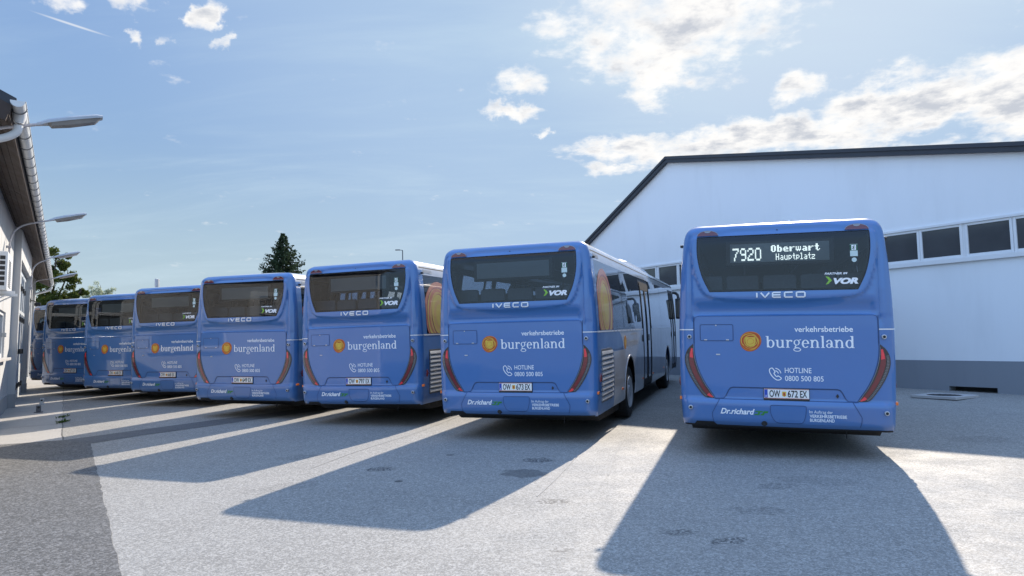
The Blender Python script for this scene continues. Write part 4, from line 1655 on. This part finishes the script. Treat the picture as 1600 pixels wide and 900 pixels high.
# --- number plate (lettering differs per bus)
def plate_fn(u, v, o_):
    return (u, -.028 - o_, v)


mb = MB()
mb.box(-.242, .292, -.026, .012, .628, .782, bev=.004)
ph_ = mb.build('plate_holder', 'black_plastic', bus)
mb = MB()
slab(mb, round_poly([(-.235, .655), (.285, .655), (.285, .775), (-.235, .775)], .008), plate_fn, .2, .004, .004, 0)
ribbon(mb, [(-.230, .7705), (.280, .7705)], .005, plate_fn, .0052, .2, mi=1)
ribbon(mb, [(-.230, .6595), (.280, .6595)], .005, plate_fn, .0052, .2, mi=1)
slab(mb, [(-.232, .664), (-.193, .664), (-.193, .766), (-.232, .766)], plate_fn, .2, .0052, .001, 2)
text_on(mb, 'A', -.222, -.203, .672, .026, plate_fn, .0066, .01, mi=3)
slab(mb, [(-.024, .690), (.0, .678), (.024, .690), (.024, .742), (-.024, .742)], plate_fn, .2, .0056, .001, 4)
slab(mb, [(-.012, .696), (.0, .690), (.012, .696), (.010, .730), (-.010, .730)], plate_fn, .2, .0066, .001, 1)
PLATE = mb.build('number_plate', ['plate_white', 'plate_red', 'plate_blue', 'white_vinyl', 'emblem_yellow'], bus)


def plate_text(num):
    mb = MB()
    text_on(mb, 'OW', -.172, -.046, .675, .080, plate_fn, .0056, .018)
    text_on(mb, num, .040, .158, .675, .080, plate_fn, .0056, .018)
    text_on(mb, 'EX', .182, .262, .675, .080, plate_fn, .0056, .018)
    return mb


# --- side panels, windows, doors
def side_fn(sd_):
    return lambda y, z, off: (sd_ * (wz(z) + off), y, z)


ARCH = [3.0, 9.1]


def arch_poly(yc):
    return [(yc - .60, .1)] + ell(yc, .44, .60, .60, 24, 180, 0)[::1] + [(yc + .60, .1)]


RIGHT_WINS = [(.30, 2.40), (2.42, 4.60), (6.08, 8.02), (8.04, 10.14)]
LEFT_WINS = [(.30, 2.40), (2.42, 4.60), (4.62, 6.44), (6.46, 8.26), (8.28, 10.10), (10.12, 11.22)]
DOORS = [(4.72, 5.96), (10.28, 11.42)]
WZ0, WZ1 = 1.535, 2.615
for sd_ in (-1, 1):
    fn = side_fn(sd_)
    zl = [.28 + (2.89 - .28) * i / 50 for i in range(51)]
    dom = [(CR, .28), (LEN - CR, .28), (LEN - CR, 2.89), (CR, 2.89)]
    holes = [[(.30, WZ0), (11.22, WZ0), (11.22, WZ1), (.30, WZ1)]] + [arch_poly(y) for y in ARCH]
    if sd_ == 1:
        holes += [[(a, .1), (b, .1), (b, 2.50), (a, 2.50)] for a, b in DOORS]
    mb = MB()
    # fine rows near the roof curve
    extra = []
    region(mb, [dom], holes, fn, 0.085, 0.0, 0, extra=[[(CR, z), (LEN - CR, z)] for z in (2.72, 2.78, 2.82, 2.855, 2.875)])
    sp_ = mb.build('side_panel', 'side_paint', bus, smooth=True, sharp=50)
    # black band the windows are glued on
    mb = MB()
    wins = RIGHT_WINS if sd_ == 1 else LEFT_WINS
    holes = [[(a + .06, WZ0 + .06), (b - .06, WZ0 + .06), (b - .06, WZ1 - .05), (a + .06, WZ1 - .05)] for a, b in wins]
    if sd_ == 1:
        holes += [[(a, 1.0), (b, 1.0), (b, 2.50), (a, 2.50)] for a, b in DOORS]
    region(mb, [[(.28, WZ0 - .02), (11.24, WZ0 - .02), (11.24, WZ1 + .02), (.28, WZ1 + .02)]], holes, fn, .4, -.012)
    mb.build('window_frame', 'black_plastic', bus)
    for a, b in wins:
        mb = MB()
        region(mb, [[(a, WZ0), (b, WZ0), (b, WZ1), (a, WZ1)]], [], fn, .25, -.001)
        mb.build('side_window', 'side_glass', bus, smooth=True)
    mb = MB()
    ribbon(mb, [(.16, WZ0 - .018), (4.70, WZ0 - .018)], .022, fn, .004, .3)
    mb.build('window_trim', 'chrome_letter', bus)
    mb = MB()
    ribbon(mb, [(.20, 2.752), (11.5, 2.752)], .018, fn, .003, .3)
    mb.build('roof_gutter', 'black_rubber', bus)
    mb = MB()
    slab(mb, [(.34, 2.655), (.70, 2.655), (.70, 2.715), (.34, 2.715)], fn, .1, .004, .004)
    for k in range(9):
        ribbon(mb, [(.36 + k * .038, 2.662), (.36 + k * .038, 2.708)], .008, fn, .006, .1)
    mb.build('air_vent', 'louvre_silver', bus)
    # louvres over the engine
    mb = MB()
    slab(mb, round_poly([(.36, .44), (1.20, .44), (1.28, .52), (1.28, 1.18), (1.20, 1.25), (.36, 1.25)], .03), fn, .2, .002, .002, 1)
    for k in range(10):
        z0 = .470 + k * .076
        pr = [(.012, z0), (.018, z0 + .014), (.012, z0 + .040), (.003, z0 + .062), (.003, z0)]
        L0, L1 = .39, 1.25
        vs = [(sd_ * (wz(z0) + o_), L0, z) for o_, z in pr] + [(sd_ * (wz(z0) + o_), L1, z) for o_, z in pr]
        mb.add(vs, [(i, (i + 1) % 5, 5 + (i + 1) % 5, 5 + i) for i in range(5)] + [(0, 1, 2, 3, 4), (9, 8, 7, 6, 5)], 0)
    mb.build('engine_grille', ['louvre_silver', 'dark_metal'], bus, smooth=True, sharp=30)
    mb = MB()
    ribbon(mb, [(1.34, 1.205), (2.25, 1.205)], .008, fn, .003, .2)
    ribbon(mb, [(1.36, .30), (1.36, 1.205)], .008, fn, .003, .2)
    ribbon(mb, [(3.80, .30), (3.80, 1.50)], .008, fn, .003, .2)
    ribbon(mb, [(7.6, .30), (7.6, 1.50)], .008, fn, .003, .2)
    mb.build('panel_seam', 'seam_dark', bus)
    # sun decal on the rearmost side window
    mb = MB()
    cy, cz_ = .86, 1.90
    lv = [(.60, .55, 0), (.545, .505, 1), (.50, .47, 2), (.44, .43, 0), (.40, .40, 3), (.345, .36, 1), (.30, .33, 2), (.23, .27, 3), (.16, .20, 2)]
    for k, (ra, rb, mi) in enumerate(lv):
        pl_ = [(cy + .02 * sin(k * 1.7) + ra * (1 + .02 * sin(3 * a + k)) * cos(a), min(WZ1 - .02, max(WZ0 + .004, cz_ - .02 + .02 * cos(k * 2.1) + rb * 1.12 * (1 + .025 * sin(2 * a + k)) * sin(a)))) for a in [2 * pi * i / 40 for i in range(40)]]
        pl_ = [(max(.305, y), z) for y, z in pl_]
        slab(mb, pl_, fn, .1, .002 + .0007 * k, .0007, mi)
    mb.build('sun_decal', ['decal_pink', 'decal_rose', 'decal_yellow', 'decal_sand'], bus)
    mb = MB()
    slab(mb, blob(2.48, 1.30, .125, 30, .03, .5), fn, .1, .002, .001, 0)
    ribbon(mb, blob(2.48, 1.30, .10, 30, .04, 1.3), .012, fn, .003, .05, closed=True, mi=1)
    slab(mb, blob(2.48, 1.30, .06, 24, .05, .2), fn, .1, .003, .001, 1)
    mb.build('side_emblem', ['emblem_orange', 'emblem_yellow'], bus)
    mb = MB()
    fm_ = fn if sd_ == 1 else (lambda y, z, off: side_fn(-1)(6.65 - y, z, off))
    text_on(mb, 'burgenland', 2.70, 3.95, 1.225, .14, fm_, .002, .0)
    text_on(mb, 'verkehrsbetriebe', 3.1, 3.95, 1.42, .06, fm_, .002, .0)
    mb.build('side_lettering', 'seat_fabric' if False else 'silver_letter' if 'silver_letter' in MATS else 'interior_grey', bus)
    # wheel arch edge
    for yc in ARCH:
        mb = MB()
        ribbon(mb, ell(yc, .44, .605, .605, 24, 194, -14), .03, fn, .006, .05, height=.02)
        mb.build('arch_trim', 'silver_paint', bus)
    # reflectors and markers
    for (y_, z_, mat, nm) in ((.12, .62, 'lens_orange', 'side_marker'), (2.15, .50, 'lens_orange', 'side_marker'), (4.55, .50, 'lens_orange', 'side_marker'), (6.15, .50, 'lens_orange', 'side_marker'), (8.2, .5, 'lens_orange', 'side_marker')):
        mb = MB()
        mb.box(sd_ * wz(z_) - .014, sd_ * wz(z_) + .014, y_ - .035, y_ + .035, z_ - .02, z_ + .02, bev=.005)
        mb.build(nm, mat, bus)
    mb = MB()
    mb.lathe([(-.01, .045), (.012, .042), (.024, .025), (.026, 0)], 18, 'X', (sd_ * wz(.83), .26, .83))
    if sd_ == -1:
        mb.v = [(2 * sd_ * wz(.83) - x, y, z) for x, y, z in mb.v]
    for i, (x, y, z) in enumerate(mb.v):
        mb.v[i] = (x, .26 + (y - .26) * .6, .83 + (z - .83) * 1.5)
    mb.build('side_reflector', 'lens_dark_red', bus, smooth=True)
    mb = MB()
    mb.box(sd_ * wz(2.62) - .02 + sd_ * .025, sd_ * wz(2.62) + .02 + sd_ * .025, .22, .27, 2.625, 2.66, bev=.006)
    mb.build('upper_marker', 'black_plastic', bus)
    # mirrors hang from arms over the front corner
    mb = MB()
    mb.tube(smooth_curve([(sd_ * 1.08, LEN - .10, 2.56), (sd_ * 1.22, LEN + .12, 2.60), (sd_ * 1.33, LEN + .16, 2.54), (sd_ * 1.36, LEN + .10, 2.40)], 6), .042, 10)
    ma = mb.build('mirror', 'black_plastic', bus, smooth=True)
    mb = MB()
    mb.box(sd_ * 1.37 - .11, sd_ * 1.37 + .11, LEN + .04, LEN + .16, 1.78, 2.42, bev=.045)
    mh_ = mb.build('mirror_housing', 'black_plastic', ma, smooth=True)
    mb = MB()
    mb.box(sd_ * 1.37 - .08, sd_ * 1.37 + .08, LEN + .034, LEN + .041, 1.84, 2.36)
    mb.build('mirror_glass', 'hall_pane', ma)

# doors on the right
fn = side_fn(1)
for (a, b) in DOORS:
    mid_ = (a + b) / 2
    mb = MB()
    region(mb, [[(a - .01, 2.44), (b + .01, 2.44), (b + .01, 2.53), (a - .01, 2.53)]], [], fn, .2, .004)
    for (y0, y1) in ((a, mid_ - .008), (mid_ + .008, b)):
        fo = [(y0, .34), (y1, .34), (y1, 2.44), (y0, 2.44)]
        hi_ = [(y0 + .07, .46), (y1 - .07, .46), (y1 - .07, 2.36), (y0 + .07, 2.36)]
        slab(mb, fo, fn, .2, .006, .02, 0, [hi_])
    dr = mb.build('door', 'black_rubber', bus)
    for (y0, y1) in ((a, mid_ - .008), (mid_ + .008, b)):
        mb = MB()
        region(mb, [[(y0 + .07, .46), (y1 - .07, .46), (y1 - .07, 2.36), (y0 + .07, 2.36)]], [], fn, .2, -.004)
        mb.build('door_glass', 'side_glass', dr)
    for y0 in (a - .12, mid_ + .20):
        mb = MB()
        slab(mb, round_poly([(y0 - .03, 1.26), (y0 + .03, 1.26), (y0 + .03, 1.40), (y0 - .03, 1.40)], .01), fn, .1, .014, .012)
        mb.build('door_button', 'black_plastic', dr)

# roof
mb = MB()
capx = wz(2.89)
tl_ = [(-(capx) + 0, y) for y in (0,)]
topL = [rear(-(capx - CR + CR * pi / 2) * (1 - 2 * i / 24), 2.89) for i in range(25)]
outline = [(x, y) for x, y, z in topL]
outline += [(x, LEN - y) for x, y in outline[::-1]]


def roof_fn(x, y, o_):
    e_ = min(1.0, dist_poly(outline, x, y) / .55)
    return (x, y, 2.89 + .055 * e_ * (2 - e_) * (1 - (x / 1.1) ** 4) + o_)


region(mb, [outline], [], roof_fn, .16)
mb.build('roof', 'silver_paint', bus, smooth=True)
mb = MB()
pr = [(-.98, 2.89), (-.95, 3.00), (-.80, 3.06), (.80, 3.06), (.95, 3.00), (.98, 2.89)]
ys = [4.0, 4.9, 7.6, 8.5]
vs = []
for y, f_ in zip(ys, (0.15, 1, 1, .1)):
    vs += [(x, y, 2.90 + (z - 2.90) * f_) for x, z in pr]
fs = [(i * 6 + k, i * 6 + k + 1, (i + 1) * 6 + k + 1, (i + 1) * 6 + k) for i in range(3) for k in range(5)] + [(0, 1, 2, 3, 4, 5), (18, 19, 20, 21, 22, 23)]
mb.add(vs, fs)
ac_ = mb.build('roof_unit', 'silver_paint', bus, smooth=True, sharp=40)
mb = MB()
for y0 in (1.4, 9.0):
    mb.box(-.35, .35, y0, y0 + .65, 2.93, 2.985, bev=.02)
mb.build('roof_hatch', 'silver_paint', bus, smooth=True)


# front
def front(p, z, off=0.0):
    x, d, z = rear(p, z, off)
    w_ = wz(z)
    a = abs(p)
    th = max(0, min(pi / 2, (a - (w_ - CR)) / CR))
    d2 = CR * (1 - cos(th)) - off * cos(th) + (lerp_table(BT, z) if z > 2.78 else 0)
    return (x, LEN - d2, z)


mb = MB()
SCR = round_poly([(-1.10, 1.05), (1.10, 1.05), (1.08, 2.45), (-1.08, 2.45)], .12)
region(mb, [DOM], [toP(SCR)], front, .07)
mb.build('front_panel', 'blue_paint', bus, smooth=True, sharp=50)
mb = MB()
region(mb, [toP(SCR)], [], front, .15, -.002)
mb.build('windscreen', 'clear_glass', bus, smooth=True)
for s_ in (-1, 1):
    mb = MB()
    slab(mb, toP(round_poly([(s_ * .70, .62), (s_ * 1.15, .66), (s_ * 1.2, .85), (s_ * .75, .80)], .04)), front, .05, .012, .02)
    mb.build('headlight', 'lens_clear', bus, smooth=True)

# underbody, floor, interior
mb = MB()
mb.box(-.84, .84, .25, LEN - .25, .30, .965)
mb.box(-1.20, 1.20, .16, LEN - .2, .97, 1.0)
mb.box(-1.20, 1.20, 3.75, 8.4, .27, .31)
mb.box(-1.18, 1.18, .16, 2.2, .29, .32)
mb.build('underbody', 'underbody_black', bus)
mb = MB()  # black tray added to deepen the dark under the rear of the bus
mb.prism([(.30, .31), (.62, .15), (2.2, .13), (2.4, .31)], lambda u, v, d_: (d_, u, v), -1.16, 1.16)
mb.box(-.30, .30, 2.3, 3.3, .16, .31, bev=.03)
mb.build('added_undertray', 'underbody_black', bus)
mb = MB()
mb.box(-1.19, 1.19, .2, LEN - .2, 1.002, 1.012)
mb.build('floor', 'interior_floor', bus)
mb = MB()
mb.box(-1.05, 1.05, .22, LEN - .4, 2.74, 2.76)
mb.build('ceiling', 'interior_grey', bus)
mb = MB()
for x_ in (-.42, .42):
    for y_ in (4.6, 6.0, 8.2):
        mb.tube([(x_, y_, 1.01), (x_, y_, 2.74)], .018, 8)
    mb.tube([(x_, .6, 2.55), (x_, 9.6, 2.55)], .016, 8)
mb.build('handrail', 'emblem_yellow' if False else 'galvanised', bus, smooth=True)
sb_ = MB()
sb_.box(-.21, .21, -.06, .02, .36, 1.06, bev=.05)
sb_.box(-.21, .21, .0, .44, .34, .46, bev=.045)
sb_.box(-.17, .17, .02, .36, .0, .34)
seat0 = sb_.build('seat', 'seat_fabric', bus, smooth=True)
seat0.location = (-.92, .42, 1.012)
first = True
for y_ in (.42,):
    for x_ in (-.46, 0, .46, .92):
        c_ = seat0.copy()
        col.objects.link(c_)
        c_.location = (x_, y_, 1.26 if False else 1.18)
seat0.location.z = 1.18
for r_ in range(6):
    for x_ in (-.95, -.52, .52, .95):
        if x_ > 0 and 3 < r_ < 6:
            continue
        c_ = seat0.copy()
        col.objects.link(c_)
        c_.location = (x_, 1.35 + r_ * .9 + (0 if r_ < 4 else 1.5), 1.012 + (.14 if r_ < 2 else 0))

# destination display
mb = MB()
mb.box(-.66, .63, .085, .17, 2.345, 2.665, bev=.01)
dd = mb.build('destination_display', 'display_housing', bus)
mb = MB()
mb.box(-.605, .575, .080, .084, 2.385, 2.625)
mb.build('display_face', 'display_face', dd)

# wheels
for yc in ARCH:
    for sd_ in (-1, 1):
        mb = MB()
        prof = [(-.14, .30), (-.14, .44), (-.11, .478), (.08, .478), (.125, .455), (.14, .40), (.135, .305), (.12, .295)]
        mb.lathe([(a * sd_, r_) for a, r_ in prof], 40, 'X', (sd_ * 1.105, yc, .478))
        wh = mb.build('wheel', 'black_rubber', bus, smooth=True, sharp=40)
        mb = MB()
        prof = [(.118, .300), (.140, .285), (.130, .26), (.085, .22), (.075, .17), (.10, .13), (.135, .10), (.14, 0)]
        mb.lathe([(a * sd_, r_) for a, r_ in prof], 36, 'X', (sd_ * 1.105, yc, .478))
        for k in range(10):
            a = 2 * pi * k / 10
            mb.lathe([(sd_ * .08, .014), (sd_ * .11, .014), (sd_ * .112, 0)], 8, 'X', (sd_ * 1.105, yc + .165 * cos(a), .478 + .165 * sin(a)))
        mb.build('rim', 'rim_silver', wh, smooth=True, sharp=40)

# ---------------------------------------------------------------- the row of buses
FONT = {'0': '01110 10001 10001 10001 10001 10001 01110', '2': '01110 10001 00001 00110 01000 10000 11111', '7': '11111 00001 00010 00100 00100 01000 01000',
        '9': '01110 10001 10001 01111 00001 00001 01110', 'O': '01110 11011 11011 11011 11011 11011 01110', 'b': '11000 11000 11110 11011 11011 11011 11110',
        'e': '00000 00000 01110 11011 11111 11000 01111', 'r': '00000 00000 11011 11100 11000 11000 11000', 'w': '00000 00000 10101 10101 10101 11111 01010',
        'a': '00000 00000 01110 00011 01111 11011 01111', 't': '01100 01100 11110 01100 01100 01101 00110',
        'H': '1001 1001 1001 1111 1001 1001 1001', 'u': '0000 0000 1001 1001 1001 1001 0111', 'p': '0000 0000 1110 1001 1001 1110 1000',
        'l': '110 010 010 010 010 010 111', 'z': '0000 0000 1111 0001 0110 1000 1111', 'A': '0000 0000 0110 0001 0111 1001 0111', 'T': '010 010 111 010 010 010 001'}


def dots(mb, keys, x0, x1, z0, z1, rep=1, fill=.78):
    rows = [FONT[k].split() for k in keys]
    wtot = sum(len(r_[0]) for r_ in rows) + len(rows) - 1
    px, pz = (x1 - x0) / wtot, (z1 - z0) / 7
    c0 = 0
    for r_ in rows:
        for j, line in enumerate(r_):
            for i, b in enumerate(line):
                if b == '1':
                    for ii in range(rep):
                        for jj in range(rep):
                            ux, uz = px / rep, pz / rep
                            x_ = x0 + (c0 + i) * px + ii * ux
                            z_ = z1 - j * pz - jj * uz
                            ax_, az_ = ux * (1 - fill) / 2, uz * (1 - fill) / 2
                            mb.add([(x_ + ax_, .0785, z_ - az_), (x_ + ux - ax_, .0785, z_ - az_), (x_ + ux - ax_, .0785, z_ - uz + az_), (x_ + ax_, .0785, z_ - uz + az_)], [(0, 1, 2, 3)])
        c0 += len(r_[0]) + 1


Z_UP = 0.074
ROW = [  # x, y, yaw, roll, dz, plate, label
    (3.36, 8.47, 18.9, 1.15, .020, '672', 'blue bus with lit 7920 destination board before the white hall, plate OW 672 EX'),
    (0.0, 10.23, 19.3, -.05, .037, '673', 'blue bus with unlit board and its grey door side in view, plate OW 673 EX'),
    (-2.85, 12.33, 19.2, -.52, .032, '797', 'blue bus with plate OW 797 EX, sun decal and louvres showing on its right flank'),
    (-5.60, 13.87, 18.7, .25, .005, '649', 'blue bus with plate OW 649 EX, spruce tree rising behind its roof'),
    (-8.53, 16.59, 19.03, -.19, .002, '668', 'blue bus with plate OW 668 EX, short mast top sticking up behind its roof'),
    (-11.00, 18.59, 18.65, 0, -.023, '640', 'blue bus with plate OW 640 EX, pale bushy tree above its roof'),
    (-13.51, 20.49, 18.61, .10, -.016, '671', 'blue bus with plate OW 671 EX, overlapping the last bus by the workshop'),
    (-15.90, 23.30, 18.62, 0, -.027, None, 'farthest blue bus, a narrow slice beside the workshop wall with its plate hidden'),
]
GROUP = 'blue city buses parked side by side in a slanted row'
index_kids()
made = []
for i, (x, y, yaw, roll, dz, num, lab) in enumerate(ROW):
    b = bus if i == 0 else copy_tree(bus)
    b.location = (x, y, dz + Z_UP)
    b.rotation_euler = (0, R_(roll), -R_(yaw))
    tag(b, lab, 'bus', GROUP)
    made.append(b)
for b, row in zip(made, ROW):
    kids = [o_ for o_ in col.objects if o_.parent == b]
    for o_ in kids:
        if o_.name.split('.')[0] == 'wheel':
            o_.location.z = -(row[4] + Z_UP) + 0.002
    if row[5]:
        pl_ = next(o_ for o_ in kids if o_.name.split('.')[0] == 'number_plate')
        plate_text(row[5]).build('plate_lettering', 'plate_black', pl_)
mb = MB()
dots(mb, '7920', -.573, -.224, 2.405, 2.570, 2)
dots(mb, 'Oberwart', -.106, .470, 2.508, 2.596, 1)
dots(mb, ['H', 'A', 'u', 'p', 'T', 'p', 'l', 'A', 'T', 'z'], -.050, .410, 2.402, 2.486, 1)
mb.build('display_text', 'display_light', dd)


# ---------------------------------------------------------------- trees and far things
def leaf(mb, c_, size, up=0.3):
    a = Vector((random.gauss(0, 1), random.gauss(0, 1), random.gauss(0, 1))).normalized()
    b = a.cross(Vector((random.gauss(0, 1), random.gauss(0, 1), random.gauss(0, 1)))).normalized()
    l, w_ = size * random.uniform(.7, 1.3), size * random.uniform(.35, .6)
    mb.add([c_ - a * l * .5, c_ + b * w_ * .5, c_ + a * l * .5, c_ - b * w_ * .5], [(0, 1, 2, 3)])


def spruce(loc, h, rb, label):
    e = empty('spruce_tree', loc)
    tag(e, label, 'tree')
    tk = MB()
    tk.tube([(0, 0, 0), (0.02, 0, h * .5), (0, 0.02, h * .98)], [.22, .12, .02], 8)
    cr = MB()
    rnd = random.Random(11)
    z = 0.9
    while z < h - .05:
        f_ = (h - z) / h
        L = rb * f_ ** .95 + .12
        n = 6 + int(7 * f_)
        for k in range(n):
            a = 2 * pi * k / n + rnd.uniform(-.3, .3)
            l = L * rnd.uniform(.55, 1.15)
            dirv = Vector((cos(a), sin(a), 0))
            pts = []
            for j in range(7):
                s_ = j / 6
                pts.append(Vector((0, 0, z)) + dirv * (l * s_) + Vector((0, 0, l * (-.28 * s_ + .34 * s_ * s_))))
            tk.tube([tuple(q) for q in pts[::2]], [.03 * f_ + .008, .02 * f_ + .006, .01, .005], 5)
            side = Vector((-sin(a), cos(a), 0))
            nn = int(8 + l * 9)
            for q in range(nn):
                s_ = rnd.uniform(.12, 1.0)
                base = pts[0].lerp(pts[6], s_)
                jj = min(5, int(s_ * 6))
                base = pts[jj].lerp(pts[jj + 1], s_ * 6 - jj)
                sp_l = (1.05 - s_) * .42 * l * .6 + .16
                sg = rnd.choice((-1, 1))
                tip = base + (dirv * .55 + side * sg * rnd.uniform(.3, 1)) * sp_l + Vector((0, 0, rnd.uniform(-.24, .10)))
                d_ = (tip - base)
                nrm_ = Vector((rnd.uniform(-.5, .5), rnd.uniform(-.5, .5), 1)).cross(d_).normalized() * (.035 + .03 * rnd.random())
                dn = Vector((0, 0, -.06 - .05 * rnd.random()))
                cr.add([base - nrm_ * .6, base + nrm_ * .6, tip + nrm_ * .3, tip - nrm_ * .3], [(0, 1, 2, 3)])
                cr.add([base + dn * .2, base + d_ * .5 + dn * 1.6, tip, base + d_ * .5], [(0, 1, 2, 3)])
        z += .17 + .15 * f_
    tk.build('trunk', 'bark', e)
    cr.build('crown', 'spruce_needles', e, fix=False)
    return e


def broadleaf(name, loc, h, clumps, n_leaf, size, mat, label, trunk_r=.2):
    e = empty(name, loc)
    tag(e, label, 'tree')
    tk, cr = MB(), MB()
    fork = h * .32
    tk.tube([(0, 0, 0), (.05, .03, fork * .6), (0, 0, fork)], [trunk_r, trunk_r * .75, trunk_r * .6], 9)
    for (cx_, cy_, cz_, r_) in clumps:
        mid_ = Vector((cx_ * .4, cy_ * .4, fork + (cz_ - fork) * .5))
        tk.tube(smooth_curve([(0, 0, fork * .95), tuple(mid_), (cx_, cy_, cz_), (cx_ * 1.1, cy_ * 1.1, cz_ + r_ * .6)], 4), [trunk_r * .5 * (1 - k / 14) for k in range(13)], 6)
        subs = []
        for k in range(9):
            d_ = Vector((random.gauss(0, 1), random.gauss(0, 1), random.gauss(0, .8))).normalized() * r_ * random.uniform(.35, 1.0)
            subs.append((Vector((cx_, cy_, cz_)) + d_, r_ * random.uniform(.22, .42)))
            tk.tube([(cx_, cy_, cz_), tuple(Vector((cx_, cy_, cz_)) + d_)], [trunk_r * .12, trunk_r * .04], 4)
        for (c_, rr) in subs:
            for q in range(n_leaf):
                d_ = Vector((random.gauss(0, 1), random.gauss(0, 1), random.gauss(0, .75)))
                d_ = d_.normalized() * rr * random.random() ** .45
                leaf(cr, c_ + d_, size)
    tk.build('trunk', 'bark', e, smooth=True)
    cr.build('crown', mat, e, fix=False)
    return e


random.seed(21)
spruce((-20.4, 59.6, 0), 10.8, 6.6, 'dark green spruce tree rising behind the bus roofs, left of centre')
broadleaf('leafy_tree', (-34.6, 50.2, 0), 9.2, [(.3, 0, 7.6, 1.0), (1.0, .2, 6.4, 1.0), (-1.0, -.2, 6.4, 1.3), (1.45, 0, 4.6, 1.2), (-.6, .4, 4.7, 1.5), (.5, -.6, 3.6, 1.4), (-2, .2, 4.2, 1.5), (2.1, 0, 5.2, .6), (.2, 0, 5.4, 1.5), (1.0, 0, 3.4, 1.3), (-.4, 0, 6.6, 1.0)], 210, .20, 'broad_leaves',
          'dense leafy green tree behind the far end of the workshop')
broadleaf('pale_tree', (-49.1, 79.8, 0), 8.8, [(0, 0, 7.6, 1.0), (.9, 0, 7.2, 1.0), (-.9, 0, 7.0, 1.0), (-2.0, 0, 6.6, .7), (1.5, .2, 6.6, .9), (0, 0, 6.0, 1.4), (.4, 0, 6.8, 1.2)], 110, .16, 'pale_leaves',
          'thin pale tree showing sky through it, above the second bus from the left', .12)

# far street lamp
e = empty('street_lamp', (-11.33, 69.6, 0))
tag(e, 'tiny far street lamp with single arm rising behind the bus roofs', 'street lamp')
mb = MB()
mb.tube([(0, 0, 0), (0, 0, 10.2)], [.09, .05], 8)
mb.tube([(.02, 0, 10.2), (-.35, 0, 10.25)], .035, 6)
mb.build('pole', 'dark_metal', e)
mb = MB()
mb.box(-.75, -.25, -.12, .12, 10.2, 10.3, bev=.03)
mb.build('lamp_head', 'dark_metal', e)
# far concrete mast behind the row
e = empty('mast', (-21.15, 39.9, 0))
tag(e, 'short grey green mast top sticking up behind the fourth bus from the left', 'mast')
mb = MB()
mb.box(-.085, .085, -.085, .085, 0, 5.2, bev=.02)
mb.build('shaft', 'lamp_grey', e)
mb = MB()
mb.box(-.12, .0, -.10, .10, 4.75, 5.22, bev=.02)
mb.build('head', 'lamp_arm', e)
